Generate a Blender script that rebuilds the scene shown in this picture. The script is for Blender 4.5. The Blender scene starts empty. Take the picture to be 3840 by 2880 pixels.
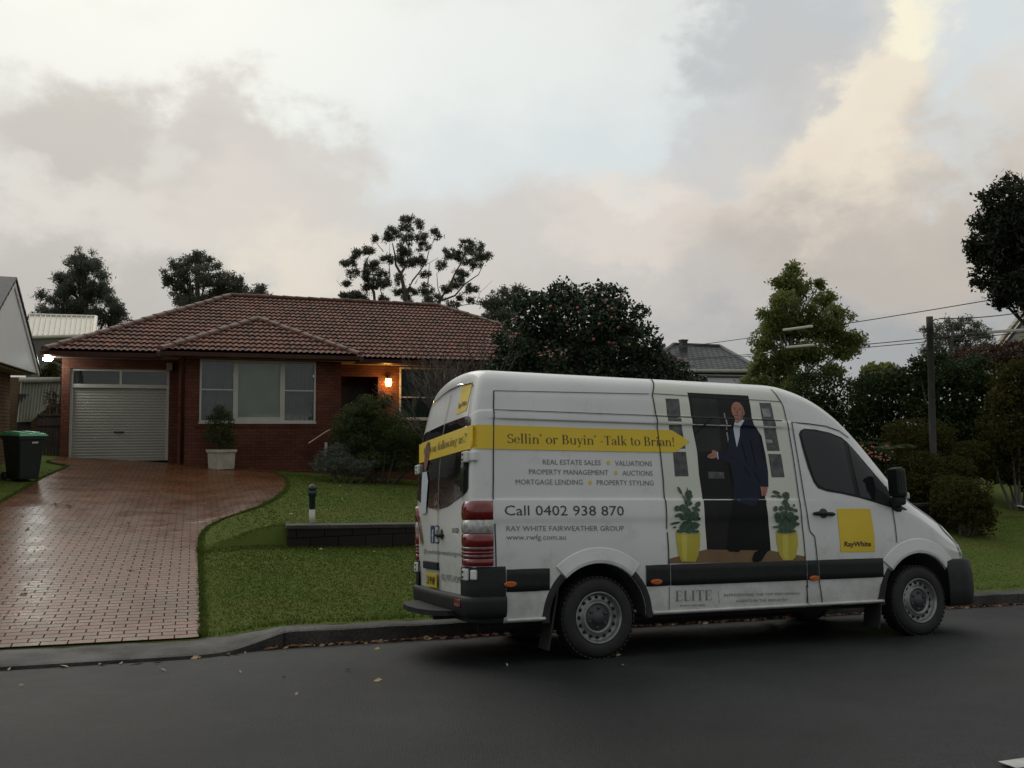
import bpy, bmesh, math, random
import numpy as np
from mathutils import Vector, Matrix, Euler
from mathutils.bvhtree import BVHTree
random.seed(7); rng = np.random.default_rng(11)
SC = bpy.context.scene; COL = SC.collection
R = math.radians; PI = math.pi

# ------------------------------------------------------------------ camera
CAM = Vector((-3.379, -7.857, 2.18)); YAW = R(20.3); PITCH = math.atan(.046)
cd = bpy.data.cameras.new('camera'); cam = bpy.data.objects.new('camera', cd); COL.objects.link(cam)
cam.location = CAM; cam.rotation_euler = (PI/2 + PITCH, 0, -YAW)
cd.sensor_width = 36; cd.lens = 36*3217/3840; cd.clip_start = .1; cd.clip_end = 3000
SC.camera = cam
CM = cam.rotation_euler.to_matrix()
def ray(x, y, s=2212.):            # direction through a photo coordinate (photo scaled to width s)
    k = 3840./s
    return CM @ Vector(((x*k-1920)/3217., (1440-y*k)/3217., -1))
def atY(x, y, Y, s=2212.):
    d = ray(x, y, s); t = (Y-CAM.y)/d.y; return CAM + d*t
def atD(x, y, D, s=2212.):         # at depth D from the camera
    return CAM + ray(x, y, s)*D
# ------------------------------------------------------------------ exposure, sky, sun
vs = SC.view_settings; vs.view_transform = 'Standard'; vs.look = 'None'; vs.exposure = 0; vs.gamma = 1
def lin(c):
    c = c/255.
    return c/12.92 if c <= .04045 else ((c+.055)/1.055)**2.4
def L3(r, g, b): return (lin(r), lin(g), lin(b))
world = bpy.data.worlds.new('World'); SC.world = world; world.use_nodes = True
SUN_EL, SUN_AZ = R(38), R(-8)      # azimuth from +Y clockwise
def build_sky():
    nt = world.node_tree; nt.nodes.clear(); N = nt.nodes.new; L = nt.links.new
    def math_(op, a, b=None, c=None):
        n = N('ShaderNodeMath'); n.operation = op
        for i, v in enumerate((a, b, c)):
            if v is None: continue
            if isinstance(v, (int, float)): n.inputs[i].default_value = v
            else: L(v, n.inputs[i])
        return n.outputs[0]
    tc = N('ShaderNodeTexCoord'); sep = N('ShaderNodeSeparateXYZ'); L(tc.outputs['Generated'], sep.inputs[0])
    x, y, z = sep.outputs
    az = math_('MULTIPLY', math_('ARCTAN2', x, y), 180/PI)
    el = math_('MULTIPLY', math_('ARCSINE', z), 180/PI)
    mp = N('ShaderNodeMapping'); mp.inputs['Scale'].default_value = (1, 1, 1.5); L(tc.outputs['Generated'], mp.inputs[0])
    def noise(scale, off, det=7, rough=.55):
        m2 = N('ShaderNodeMapping'); m2.inputs['Location'].default_value = (off, off*.7, off*1.3); L(mp.outputs[0], m2.inputs[0])
        n = N('ShaderNodeTexNoise'); n.inputs['Scale'].default_value = scale; n.inputs['Detail'].default_value = det
        n.inputs['Roughness'].default_value = rough; L(m2.outputs[0], n.inputs['Vector']); return n.outputs['Fac']
    n1, n2, n3, n3b, n4 = noise(5, 0), noise(5, 3.7), noise(13, 8.1, 8, .6), noise(13, 1.3, 8, .6), noise(3.2, 5.5)
    azw = math_('ADD', az, math_('ADD', math_('MULTIPLY', math_('SUBTRACT', n1, .5), 15), math_('MULTIPLY', math_('SUBTRACT', n3, .5), 9)))
    elw = math_('ADD', el, math_('ADD', math_('MULTIPLY', math_('SUBTRACT', n2, .5), 12), math_('MULTIPLY', math_('SUBTRACT', n3b, .5), 8)))
    def mix(fac, a, b):
        n = N('ShaderNodeMix'); n.data_type = 'RGBA'
        if isinstance(fac, (int, float)): n.inputs[0].default_value = fac
        else: L(fac, n.inputs[0])
        for i, v in ((6, a), (7, b)):
            if isinstance(v, tuple): n.inputs[i].default_value = (*v, 1)
            else: L(v, n.inputs[i])
        return n.outputs[2]
    def sstep(v, lo, hi):
        n = N('ShaderNodeMapRange'); n.interpolation_type = 'SMOOTHSTEP'; n.clamp = True
        L(v, n.inputs[0]); n.inputs[1].default_value = lo; n.inputs[2].default_value = hi
        n.inputs[3].default_value = 0; n.inputs[4].default_value = 1; return n.outputs[0]
    # vertical base: paler overhead, greyer towards the horizon
    col = mix(sstep(el, 0, 20), L3(168, 168, 170), L3(222, 224, 225))
    col = mix(sstep(el, 16, 30), col, L3(236, 237, 234))
    col = mix(math_('MULTIPLY', sstep(n4, .42, .66), .35), col, L3(190, 188, 188))
    def blob(col, px, py, rx, ry, c, soft=.35, amt=1., warped=True):
        d = ray(px, py).normalized(); a0 = math.degrees(math.atan2(d.x, d.y)); e0 = math.degrees(math.asin(d.z))
        k = math.degrees(1/1853.)*math.cos(R(e0)); ra, re = rx*k*1.05, ry*k*1.0
        A, E_ = (azw, elw) if warped else (az, el)
        dx = math_('DIVIDE', math_('SUBTRACT', A, a0), ra); dy = math_('DIVIDE', math_('SUBTRACT', E_, e0), re)
        r = math_('SQRT', math_('ADD', math_('MULTIPLY', dx, dx), math_('MULTIPLY', dy, dy)))
        m = math_('MULTIPLY', sstep(r, 1+soft, 1-soft), amt)
        return mix(m, col, c)
    B = blob
    for q in ((520, 110, 640, 200, (239, 240, 236), .6, .9), (1180, 300, 400, 190, (219, 225, 228), .6, .85), (1000, 120, 420, 130, (238, 240, 238), .6, .7),
              (330, 380, 420, 190, (206, 202, 199), .3, .8), (190, 290, 210, 120, (184, 180, 177), .35, .85), (500, 300, 190, 130, (196, 191, 188), .28, .85), (640, 400, 150, 120, (206, 200, 197), .25, .85),
              (360, 290, 40, 55, (230, 230, 225), .8, .4), (110, 470, 220, 70, (216, 212, 208), .5, .8), (60, 620, 300, 90, (180, 175, 174), .5, .8), (480, 470, 240, 90, (214, 206, 200), .5, .7), (640, 610, 150, 80, (229, 218, 206), .5, .85),
              (1360, 600, 520, 150, (208, 200, 196), .35, .9), (1420, 480, 260, 105, (222, 212, 205), .22, .9), (1650, 470, 250, 150, (222, 211, 203), .25, .9), (1960, 420, 330, 260, (222, 209, 197), .25, .92), (1800, 290, 210, 190, (236, 222, 207), .22, .95), (1920, 160, 150, 150, (244, 231, 211), .2, .95), (1965, 75, 100, 85, (255, 246, 222), .22, 1.), (1740, 220, 90, 100, (248, 236, 218), .4, .8), (1850, 330, 110, 130, (240, 226, 209), .6, .7), (1330, 420, 120, 50, (232, 224, 217), .4, .7),
              (1900, 620, 330, 150, (178, 171, 167), .5, .85), (2090, 480, 140, 140, (196, 186, 178), .5, .7), (1500, 680, 400, 80, (196, 190, 188), .5, .7),
              (1630, 110, 130, 170, (192, 193, 196), .3, .9), (1570, 330, 110, 110, (204, 203, 204), .35, .8), (1790, 60, 80, 110, (200, 201, 204), .35, .8), (1690, 230, 60, 90, (200, 198, 198), .4, .7),
              (2140, 150, 90, 190, (217, 223, 227), .4, .85), (1960, 770, 430, 80, (163, 167, 173), .6, .85)):
        col = B(col, *q[:4], L3(*q[4]), min(q[5]*1.15+.06, .9), q[6]*.92)
    # the half of the sky behind the viewer is under darker cloud
    back = sstep(y, .15, -.55)
    col = mix(math_('MULTIPLY', back, .8), col, (.37, .375, .385))
    low = sstep(el, -1, -8); col = mix(low, col, (.05, .05, .045))
    sky = N('ShaderNodeTexSky'); sky.sky_type = 'NISHITA'; sky.sun_disc = False
    sky.sun_elevation = SUN_EL; sky.sun_rotation = SUN_AZ; sky.air_density = 1.5; sky.dust_density = 4
    sc = N('ShaderNodeMix'); sc.data_type = 'RGBA'; sc.blend_type = 'MULTIPLY'; sc.inputs[0].default_value = 1
    L(col, sc.inputs[6]); sc.inputs[7].default_value = (9.85, 10.05, 9.9, 1)
    fin = mix(.94, sky.outputs[0], sc.outputs[2])
    bg = N('ShaderNodeBackground'); bg.inputs['Strength'].default_value = .1; L(fin, bg.inputs[0])
    out = N('ShaderNodeOutputWorld'); L(bg.outputs[0], out.inputs[0])
build_sky()
sl = bpy.data.lights.new('sun', 'SUN'); sl.energy = .5; sl.angle = R(40); sl.color = (1, .93, .84)
so = bpy.data.objects.new('sun', sl); COL.objects.link(so)
sd = Vector((math.sin(SUN_AZ)*math.cos(SUN_EL), math.cos(SUN_AZ)*math.cos(SUN_EL), math.sin(SUN_EL)))
so.rotation_euler = sd.to_track_quat('Z', 'Y').to_euler(); so.location = (0, 0, 30)

# ------------------------------------------------------------------ materials
MATS = {}
def mat(name, c1, c2=None, scale=8., rough=.6, rough2=None, bump=0., bscale=None, metal=0., spec=.5, attr=None, emit=None, estr=0, coat=0, sub=0, alpha=None):
    m = bpy.data.materials.new(name); m.use_nodes = True; nt = m.node_tree; b = nt.nodes['Principled BSDF']
    N = nt.nodes.new; L = nt.links.new
    b.inputs['Base Color'].default_value = (*c1, 1); b.inputs['Roughness'].default_value = rough
    b.inputs['Metallic'].default_value = metal; b.inputs['Specular IOR Level'].default_value = spec
    if coat: b.inputs['Coat Weight'].default_value = coat; b.inputs['Coat Roughness'].default_value = .06
    tc = N('ShaderNodeTexCoord')
    if c2 is not None:
        mx = N('ShaderNodeMix'); mx.data_type = 'RGBA'; mx.inputs[6].default_value = (*c1, 1); mx.inputs[7].default_value = (*c2, 1)
        if attr:
            at = N('ShaderNodeAttribute'); at.attribute_name = attr; L(at.outputs['Fac'], mx.inputs[0])
        else:
            n = N('ShaderNodeTexNoise'); n.inputs['Scale'].default_value = scale; n.inputs['Detail'].default_value = 6
            L(tc.outputs['Object'], n.inputs['Vector'])
            mr = N('ShaderNodeMapRange'); mr.inputs[1].default_value = .35; mr.inputs[2].default_value = .65
            L(n.outputs['Fac'], mr.inputs[0]); L(mr.outputs[0], mx.inputs[0])
        L(mx.outputs[2], b.inputs['Base Color'])
    if rough2 is not None:
        n = N('ShaderNodeTexNoise'); n.inputs['Scale'].default_value = scale*.6; n.inputs['Detail'].default_value = 5
        L(tc.outputs['Object'], n.inputs['Vector'])
        mr = N('ShaderNodeMapRange'); mr.inputs[1].default_value = .35; mr.inputs[2].default_value = .65
        mr.inputs[3].default_value = rough; mr.inputs[4].default_value = rough2
        L(n.outputs['Fac'], mr.inputs[0]); L(mr.outputs[0], b.inputs['Roughness'])
    if bump:
        n = N('ShaderNodeTexNoise'); n.inputs['Scale'].default_value = bscale or scale*6; n.inputs['Detail'].default_value = 4
        L(tc.outputs['Object'], n.inputs['Vector'])
        bp = N('ShaderNodeBump'); bp.inputs['Strength'].default_value = bump; bp.inputs['Distance'].default_value = .02
        L(n.outputs['Fac'], bp.inputs['Height']); L(bp.outputs[0], b.inputs['Normal'])
    if emit:
        b.inputs['Emission Color'].default_value = (*emit, 1); b.inputs['Emission Strength'].default_value = estr
    MATS[name] = m; return m
def dirt(name, z0, z1, c):
    m = MATS[name]; nt = m.node_tree; b = nt.nodes['Principled BSDF']; N = nt.nodes.new; L = nt.links.new; src = b.inputs['Base Color'].links[0].from_socket
    tc = N('ShaderNodeTexCoord'); sp_ = N('ShaderNodeSeparateXYZ'); L(tc.outputs['Object'], sp_.inputs[0]); n = N('ShaderNodeTexNoise'); n.inputs['Scale'].default_value = 5; n.inputs['Detail'].default_value = 8; n.inputs['Roughness'].default_value = .7; L(tc.outputs['Object'], n.inputs['Vector'])
    a = N('ShaderNodeMapRange'); L(sp_.outputs[2], a.inputs[0]); a.inputs[1].default_value = z1; a.inputs[2].default_value = z0; d = N('ShaderNodeMath'); d.operation = 'MULTIPLY_ADD'; L(a.outputs[0], d.inputs[0]); d.inputs[1].default_value = .27; L(n.outputs['Fac'], d.inputs[2])
    e = N('ShaderNodeMapRange'); L(d.outputs[0], e.inputs[0]); e.inputs[1].default_value = .55; e.inputs[2].default_value = 1.1; mx = N('ShaderNodeMix'); mx.data_type = 'RGBA'; L(e.outputs[0], mx.inputs[0]); L(src, mx.inputs[6]); mx.inputs[7].default_value = (*c, 1); L(mx.outputs[2], b.inputs['Base Color'])
def brick_mat(name, cols, mortar, bw, bh, gap, plane='XZ', rough=.7, bump=.4, rough2=None, rot=0., squash=.5, patch=None, spec=.25):
    m = bpy.data.materials.new(name); m.use_nodes = True; nt = m.node_tree; b = nt.nodes['Principled BSDF']
    N = nt.nodes.new; L = nt.links.new
    tc = N('ShaderNodeTexCoord'); sp = N('ShaderNodeSeparateXYZ'); L(tc.outputs['Object'], sp.inputs[0])
    cb = N('ShaderNodeCombineXYZ'); ia, ib = {'XZ': (0, 2), 'YZ': (1, 2), 'XY': (0, 1), 'YX': (1, 0)}[plane]
    L(sp.outputs[ia], cb.inputs[0]); L(sp.outputs[ib], cb.inputs[1])
    nz = N('ShaderNodeTexNoise'); nz.inputs['Scale'].default_value = 9; L(tc.outputs['Object'], nz.inputs['Vector'])
    va = N('ShaderNodeVectorMath'); va.operation = 'MULTIPLY_ADD'; L(nz.outputs['Color'], va.inputs[0]); va.inputs[1].default_value = (.012, .012, 0); L(cb.outputs[0], va.inputs[2])
    br = N('ShaderNodeTexBrick'); br.offset = squash; L(va.outputs[0], br.inputs['Vector'])
    br.inputs['Scale'].default_value = 1; br.inputs['Brick Width'].default_value = bw; br.inputs['Row Height'].default_value = bh
    br.inputs['Mortar Size'].default_value = gap; br.inputs['Mortar Smooth'].default_value = .3
    br.inputs['Color1'].default_value = (*cols[0], 1); br.inputs['Color2'].default_value = (*cols[1], 1); br.inputs['Mortar'].default_value = (*mortar, 1)
    n2 = N('ShaderNodeTexNoise'); n2.inputs['Scale'].default_value = .7; n2.inputs['Detail'].default_value = 6; L(tc.outputs['Object'], n2.inputs['Vector'])
    mr = N('ShaderNodeMapRange'); mr.inputs[1].default_value = .38; mr.inputs[2].default_value = .66; L(n2.outputs['Fac'], mr.inputs[0])
    mx = N('ShaderNodeMix'); mx.data_type = 'RGBA'; mx.blend_type = 'MULTIPLY'; L(mr.outputs[0], mx.inputs[0]); L(br.outputs['Color'], mx.inputs[6]); mx.inputs[7].default_value = (*(patch or (.6, .55, .55)), 1)
    L(mx.outputs[2], b.inputs['Base Color'])
    b.inputs['Roughness'].default_value = rough; b.inputs['Specular IOR Level'].default_value = spec
    if rough2 is not None:
        m3 = N('ShaderNodeMapRange'); m3.inputs[1].default_value = .35; m3.inputs[2].default_value = .65; m3.inputs[3].default_value = rough; m3.inputs[4].default_value = rough2
        n3 = N('ShaderNodeTexNoise'); n3.inputs['Scale'].default_value = 2.2; n3.inputs['Detail'].default_value = 6; L(tc.outputs['Object'], n3.inputs['Vector']); L(n3.outputs['Fac'], m3.inputs[0]); L(m3.outputs[0], b.inputs['Roughness'])
    jr = N('ShaderNodeMix'); jr.data_type = 'FLOAT'; L(br.outputs['Fac'], jr.inputs[0]); jr.inputs[3].default_value = .95
    if b.inputs['Roughness'].links: L(b.inputs['Roughness'].links[0].from_socket, jr.inputs[2])
    else: jr.inputs[2].default_value = rough
    L(jr.outputs[0], b.inputs['Roughness'])
    js = N('ShaderNodeMapRange'); js.inputs[3].default_value = spec; js.inputs[4].default_value = 0; L(br.outputs['Fac'], js.inputs[0]); L(js.outputs[0], b.inputs['Specular IOR Level'])
    n4 = N('ShaderNodeTexNoise'); n4.inputs['Scale'].default_value = 30; n4.inputs['Detail'].default_value = 4; L(tc.outputs['Object'], n4.inputs['Vector'])
    ad = N('ShaderNodeMath'); ad.operation = 'MULTIPLY_ADD'; L(br.outputs['Fac'], ad.inputs[0]); ad.inputs[1].default_value = -1.; L(n4.outputs['Fac'], ad.inputs[2])
    bp = N('ShaderNodeBump'); bp.inputs['Strength'].default_value = bump; bp.inputs['Distance'].default_value = .008; L(ad.outputs[0], bp.inputs['Height']); L(bp.outputs[0], b.inputs['Normal'])
    MATS[name] = m; return m
def leaf_mat(name, c1, c2, rough=.5, trans=.25, spec=.4):
    m = mat(name, c1, c2, rough=rough, attr='tint', spec=spec); nt = m.node_tree; b = nt.nodes['Principled BSDF']
    tr = nt.nodes.new('ShaderNodeBsdfTranslucent'); ms = nt.nodes.new('ShaderNodeMixShader'); ms.inputs[0].default_value = trans
    src = b.inputs['Base Color'].links[0].from_socket; nt.links.new(src, tr.inputs[0])
    nt.links.new(b.outputs[0], ms.inputs[1]); nt.links.new(tr.outputs[0], ms.inputs[2])
    nt.links.new(ms.outputs[0], nt.nodes['Material Output'].inputs[0]); return m
mat('white_paint_van', (.68, .685, .67), (.63, .635, .62), 1.6, rough=.28, rough2=.36, coat=.5)
dirt('white_paint_van', .3, 1.0, (.33, .31, .27))
mat('black_plastic', (.011, .012, .0125), (.016, .017, .018), 12, spec=.3, rough=.58, bump=.08, bscale=220)
mat('dark_rubber', (.012, .012, .012), (.02, .019, .018), 9, rough=.75)
mat('underbody', (.01, .01, .01), rough=.9)
mat('steel_rim', (.3, .3, .3), (.2, .2, .2), 14, rough=.4, metal=.6)
mat('dark_hub', (.045, .047, .05), rough=.5)
mat('van_glass', (.010, .012, .013), rough=.04, spec=.4)
mat('seam_gap', (.03, .03, .03), rough=.8)
mat('red_lens', (.2, .009, .009), (.13, .006, .006), 20, rough=.12, coat=.6)
mat('clear_lens', (.5, .5, .48), (.26, .26, .25), 30, rough=.12, coat=.6)
mat('strip_lens', (.14, .05, .05), (.09, .02, .02), 30, rough=.15, coat=.5)
mat('orange_lens', (.5, .1, .015), rough=.2)
mat('headlight_glass', (.42, .45, .42), (.2, .22, .2), 18, rough=.08, coat=.7)
mat('chrome', (.75, .75, .75), rough=.15, metal=1)
mat('vinyl_yellow', (.74, .52, .02), (.69, .48, .02), 2, rough=.35)
mat('vinyl_ink', (.035, .036, .038), rough=.5)
mat('vinyl_ink_soft', (.17, .17, .165), rough=.5)
mat('vinyl_brown_ink', (.10, .07, .015), rough=.5)
mat('print_cream', (.66, .67, .59), (.62, .64, .56), 3, rough=.35)
mat('print_door', (.014, .014, .014), (.02, .02, .019), 4, rough=.45, spec=.15)
mat('print_pane', (.03, .031, .029), (.018, .019, .018), 5, rough=.4, spec=.2)
mat('print_window', (.03, .03, .029), (.1, .1, .1), 14, rough=.3)
mat('print_suit', (.014, .02, .036), (.019, .025, .04), 6, rough=.5, spec=.15)
mat('print_black', (.008, .008, .009), rough=.5, spec=.15)
mat('print_skin', (.38, .16, .11), (.34, .13, .09), 10, rough=.4)
mat('print_skin_dark', (.2, .07, .05), rough=.4)
mat('print_shirt', (.55, .6, .66), rough=.4)
mat('print_pot', (.5, .41, .04), (.42, .34, .03), 3, rough=.35)
mat('print_pot_light', (.6, .51, .09), (.54, .45, .06), 3, rough=.35)
mat('print_leaf', (.008, .032, .016), (.04, .095, .05), 30, rough=.35)
mat('print_floor', (.2, .115, .05), (.16, .09, .045), 6, rough=.4)
mat('print_blue', (.02, .05, .16), rough=.4)
mat('plate_yellow', (.55, .42, .03), rough=.4)
mat('asphalt', (.016, .0175, .0185), (.025, .027, .0275), 1.1, rough=.34, rough2=.52, bump=.6, bscale=140, spec=.22)
mat('concrete_kerb', (.055, .051, .044), (.024, .022, .019), 3.5, rough=.6, rough2=.8, bump=.5, bscale=40)
def speckle(name, scale, lo, hi, stripes=None):   # coarse stone grain, and joints at a regular spacing along x
    m = MATS[name]; nt = m.node_tree; b = nt.nodes['Principled BSDF']; N = nt.nodes.new; L = nt.links.new; src = b.inputs['Base Color'].links[0].from_socket
    tc = N('ShaderNodeTexCoord'); v = N('ShaderNodeTexVoronoi'); v.inputs['Scale'].default_value = scale; L(tc.outputs['Object'], v.inputs['Vector'])
    sp_ = N('ShaderNodeSeparateColor'); L(v.outputs['Color'], sp_.inputs[0]); mr = N('ShaderNodeMapRange'); mr.inputs[3].default_value = lo; mr.inputs[4].default_value = hi; L(sp_.outputs[0], mr.inputs[0])
    big = N('ShaderNodeTexNoise'); big.inputs['Scale'].default_value = .35; big.inputs['Detail'].default_value = 7; L(tc.outputs['Object'], big.inputs['Vector']); m2 = N('ShaderNodeMapRange'); m2.inputs[1].default_value = .35; m2.inputs[2].default_value = .65; m2.inputs[3].default_value = .72; m2.inputs[4].default_value = 1.25; L(big.outputs['Fac'], m2.inputs[0])
    mu = N('ShaderNodeMath'); mu.operation = 'MULTIPLY'; L(mr.outputs[0], mu.inputs[0]); L(m2.outputs[0], mu.inputs[1]); out = mu.outputs[0]
    if stripes:
        sx = N('ShaderNodeSeparateXYZ'); L(tc.outputs['Object'], sx.inputs[0]); p = N('ShaderNodeMath'); p.operation = 'PINGPONG'; L(sx.outputs[0], p.inputs[0]); p.inputs[1].default_value = stripes
        g = N('ShaderNodeMath'); g.operation = 'GREATER_THAN'; L(p.outputs[0], g.inputs[0]); g.inputs[1].default_value = .012; m3 = N('ShaderNodeMapRange'); m3.inputs[3].default_value = .2; m3.inputs[4].default_value = 1; L(g.outputs[0], m3.inputs[0]); m4 = N('ShaderNodeMath'); m4.operation = 'MULTIPLY'; L(out, m4.inputs[0]); L(m3.outputs[0], m4.inputs[1]); out = m4.outputs[0]
    vm = N('ShaderNodeVectorMath'); vm.operation = 'SCALE'; L(src, vm.inputs[0]); L(out, vm.inputs['Scale']); L(vm.outputs[0], b.inputs['Base Color'])
speckle('asphalt', 110, .55, 1.5); speckle('concrete_kerb', 70, .7, 1.3, 1.25)
mat('concrete_dark', (.035, .03, .026), (.06, .052, .044), 5, rough=.8, bump=.4)
mat('white_line', (.5, .5, .47), (.32, .32, .3), 9, rough=.6)
mat('lawn_soil', (.068, .104, .02), (.095, .11, .028), .9, rough=.95, spec=.05, bump=.5, bscale=40)
mat('dirt', (.035, .025, .016), (.02, .015, .01), 5, rough=.9)
brick_mat('paver', ((.178, .064, .026), (.122, .062, .033)), (.045, .026, .018), .235, .117, .007, 'XY', rough=.22, rough2=.34, bump=.35, patch=(.62, .56, .5), spec=.15)
BW = ((.185, .06, .033), (.125, .04, .025)); MO = (.085, .052, .04)
brick_mat('brick_front', BW, MO, .24, .086, .01, 'XZ', rough=.75)
brick_mat('brick_side', BW, MO, .24, .086, .01, 'YZ', rough=.75)
TB = ((.2, .13, .07), (.15, .1, .055)); TM = (.12, .09, .06)
brick_mat('tan_brick_side', TB, TM, .24, .086, .01, 'YZ'); brick_mat('tan_brick_front', TB, TM, .24, .086, .01, 'XZ')
brick_mat('dark_block', ((.03, .025, .02), (.022, .019, .016)), (.017, .014, .012), .42, .19, .008, 'XZ', rough=.7, bump=.6)
brick_mat('weatherboard', ((.62, .58, .46), (.58, .54, .43)), (.2, .18, .14), 6., .17, .008, 'YZ', rough=.6, bump=.3)
brick_mat('slate_tile', ((.075, .077, .085), (.055, .057, .064)), (.02, .02, .022), .34, .33, .02, 'XY', rough=.5, bump=.5)
mat('terracotta', (.21, .086, .056), (.042, .028, .023), rough=.6, attr='tint', spec=.18, bump=.25, bscale=30)
mat('ridge_cap', (.16, .085, .065), (.09, .055, .045), 3, rough=.6, spec=.2, bump=.2)
mat('dark_tile', (.045, .045, .05), (.03, .03, .034), 6, rough=.5, bump=.3)
mat('white_timber', (.5, .48, .42), (.44, .42, .37), 3, rough=.45)
mat('cream_steel', (.6, .56, .45), (.54, .5, .4), 2, rough=.45)
mat('white_board', (.75, .74, .72), (.7, .69, .67), 1.2, rough=.6)
mat('gutter_brown', (.045, .014, .01), (.06, .02, .014), 3, rough=.35)
mat('soffit', (.3, .25, .18), rough=.7)
mat('roller_steel', (.36, .345, .30), (.34, .325, .285), 2, rough=.85, spec=.1)
mat('blind', (.55, .56, .44), (.46, .48, .38), 1.5, rough=.8)
mat('curtain', (.2, .21, .2), (.14, .15, .14), 2.5, rough=.9)
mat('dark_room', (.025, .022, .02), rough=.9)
mat('door_timber', (.05, .022, .012), (.03, .014, .008), 6, rough=.5)
mat('bin_green', (.01, .02, .015), (.014, .026, .019), 6, rough=.4)
mat('lid_green', (.03, .30, .12), (.025, .24, .1), 6, rough=.4)
mat('sticker', (.5, .5, .5), rough=.6)
mat('stone_pot', (.48, .45, .36), (.36, .33, .26), 5, rough=.7, bump=.3)
mat('bark', (.06, .045, .035), (.1, .08, .065), 5, rough=.85, bump=.5)
mat('pale_bark', (.3, .27, .22), (.2, .18, .15), 5, rough=.8)
mat('dark_twig', (.085, .07, .06), (.12, .1, .085), 9, rough=.85)
mat('pole_timber', (.05, .046, .04), (.035, .032, .028), 6, rough=.8, bump=.4)
mat('wire', (.02, .02, .02), rough=.6)
mat('white_tube', (.7, .68, .6), rough=.5)
mat('pipe_green', (.008, .024, .021), rough=.35)
mat('pipe_white', (.55, .54, .48), (.45, .44, .38), 9, rough=.6)
mat('metal_rail', (.35, .33, .3), rough=.4, metal=.6)
mat('olive_fibro', (.16, .16, .13), (.13, .13, .1), 2, rough=.8)
mat('pale_sheet', (.24, .24, .19), (.17, .17, .13), 2, rough=.6)
mat('dark_gate', (.022, .012, .012), (.03, .018, .016), 5, rough=.6)
mat('orange_brick', (.25, .1, .045), (.2, .08, .04), 8, rough=.7)
mat('lamp_white', (1, 1, 1), emit=(.9, 1., .96), estr=70)
mat('lamp_amber', (1, .6, .2), emit=(1., .52, .09), estr=26)
mat('lamp_housing', (.05, .05, .05), rough=.5)
mat('petal_pink', (.42, .09, .08), (.45, .2, .15), rough=.6, attr='tint')
mat('petal_white', (.45, .45, .42), rough=.6)
mat('litter', (.22, .12, .045), (.13, .03, .02), rough=.7, attr='tint')
mat('litter_pale', (.4, .3, .17), (.3, .2, .1), rough=.7, attr='tint')
leaf_mat('grass', (.066, .105, .02), (.105, .12, .031), rough=.8, trans=.3, spec=.05)
leaf_mat('leaf_gum', (.085, .095, .068), (.16, .165, .125), trans=.5, spec=.2)
leaf_mat('leaf_oak', (.085, .092, .075), (.15, .155, .125), trans=.5, spec=.2)
leaf_mat('leaf_camellia', (.018, .034, .016), (.042, .066, .03), rough=.4, spec=.35, trans=.15)
leaf_mat('leaf_lime', (.13, .16, .045), (.25, .27, .09), trans=.5, spec=.15)
leaf_mat('leaf_dark', (.02, .025, .014), (.045, .05, .028), trans=.25, spec=.15)
leaf_mat('leaf_hedge', (.02, .036, .011), (.045, .065, .02), trans=.25, spec=.1)
leaf_mat('leaf_azalea', (.038, .042, .011), (.075, .066, .02), trans=.25, spec=.06, rough=.8)
leaf_mat('leaf_bush', (.04, .062, .02), (.085, .11, .036), trans=.3, spec=.15)
leaf_mat('leaf_grey', (.075, .09, .065), (.13, .145, .11), trans=.2)
leaf_mat('leaf_red', (.09, .03, .02), (.05, .045, .02), trans=.2)

# ------------------------------------------------------------------ mesh helpers
def link(name, me, m, parent=None):
    o = bpy.data.objects.new(name, me); COL.objects.link(o)
    for x in (m if isinstance(m, (list, tuple)) else [m]):
        me.materials.append(MATS[x])
    if parent: o.parent = parent
    return o
def pyd(name, V, F, m, parent=None, smooth=False, tint=None, mi=None):
    me = bpy.data.meshes.new(name); me.from_pydata([tuple(v) for v in V], [], [tuple(f) for f in F])
    if smooth: me.polygons.foreach_set('use_smooth', [True]*len(me.polygons))
    if mi is not None: me.polygons.foreach_set('material_index', list(mi))
    if tint is not None:
        a = me.attributes.new('tint', 'FLOAT', 'POINT'); a.data.foreach_set('value', np.asarray(tint, dtype=np.float32))
    me.update(); return link(name, me, m, parent)
def bobj(name, bm, m, parent=None, smooth=False, auto=None):
    me = bpy.data.meshes.new(name); bm.normal_update(); bm.to_mesh(me); bm.free()
    if smooth: me.polygons.foreach_set('use_smooth', [True]*len(me.polygons))
    return link(name, me, m, parent)
def tag(o, label=None, cat=None, group=None, kind=None):
    if label: o['label'] = label
    if cat: o['category'] = cat
    if group: o['group'] = group
    if kind: o['kind'] = kind
    return o
def empty(name, loc, label, cat, rot=(0, 0, 0), group=None):
    o = bpy.data.objects.new(name, None); COL.objects.link(o); o.location = loc; o.rotation_euler = rot; o.empty_display_size = .2
    return tag(o, label, cat, group)
def box(bm, c, s, rot=None, bev=0., mi=0):
    M = Matrix.Translation(c) @ (rot.to_4x4() if rot is not None else Matrix()) @ Matrix.Diagonal((*s, 1))
    g = bmesh.ops.create_cube(bm, size=1, matrix=M)
    fs = set(f for v in g['verts'] for f in v.link_faces)
    for f in fs: f.material_index = mi
    if bev:
        es = set(e for v in g['verts'] for e in v.link_edges)
        bmesh.ops.bevel(bm, geom=list(es), offset=bev, segments=2, affect='EDGES', profile=.5)
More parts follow.
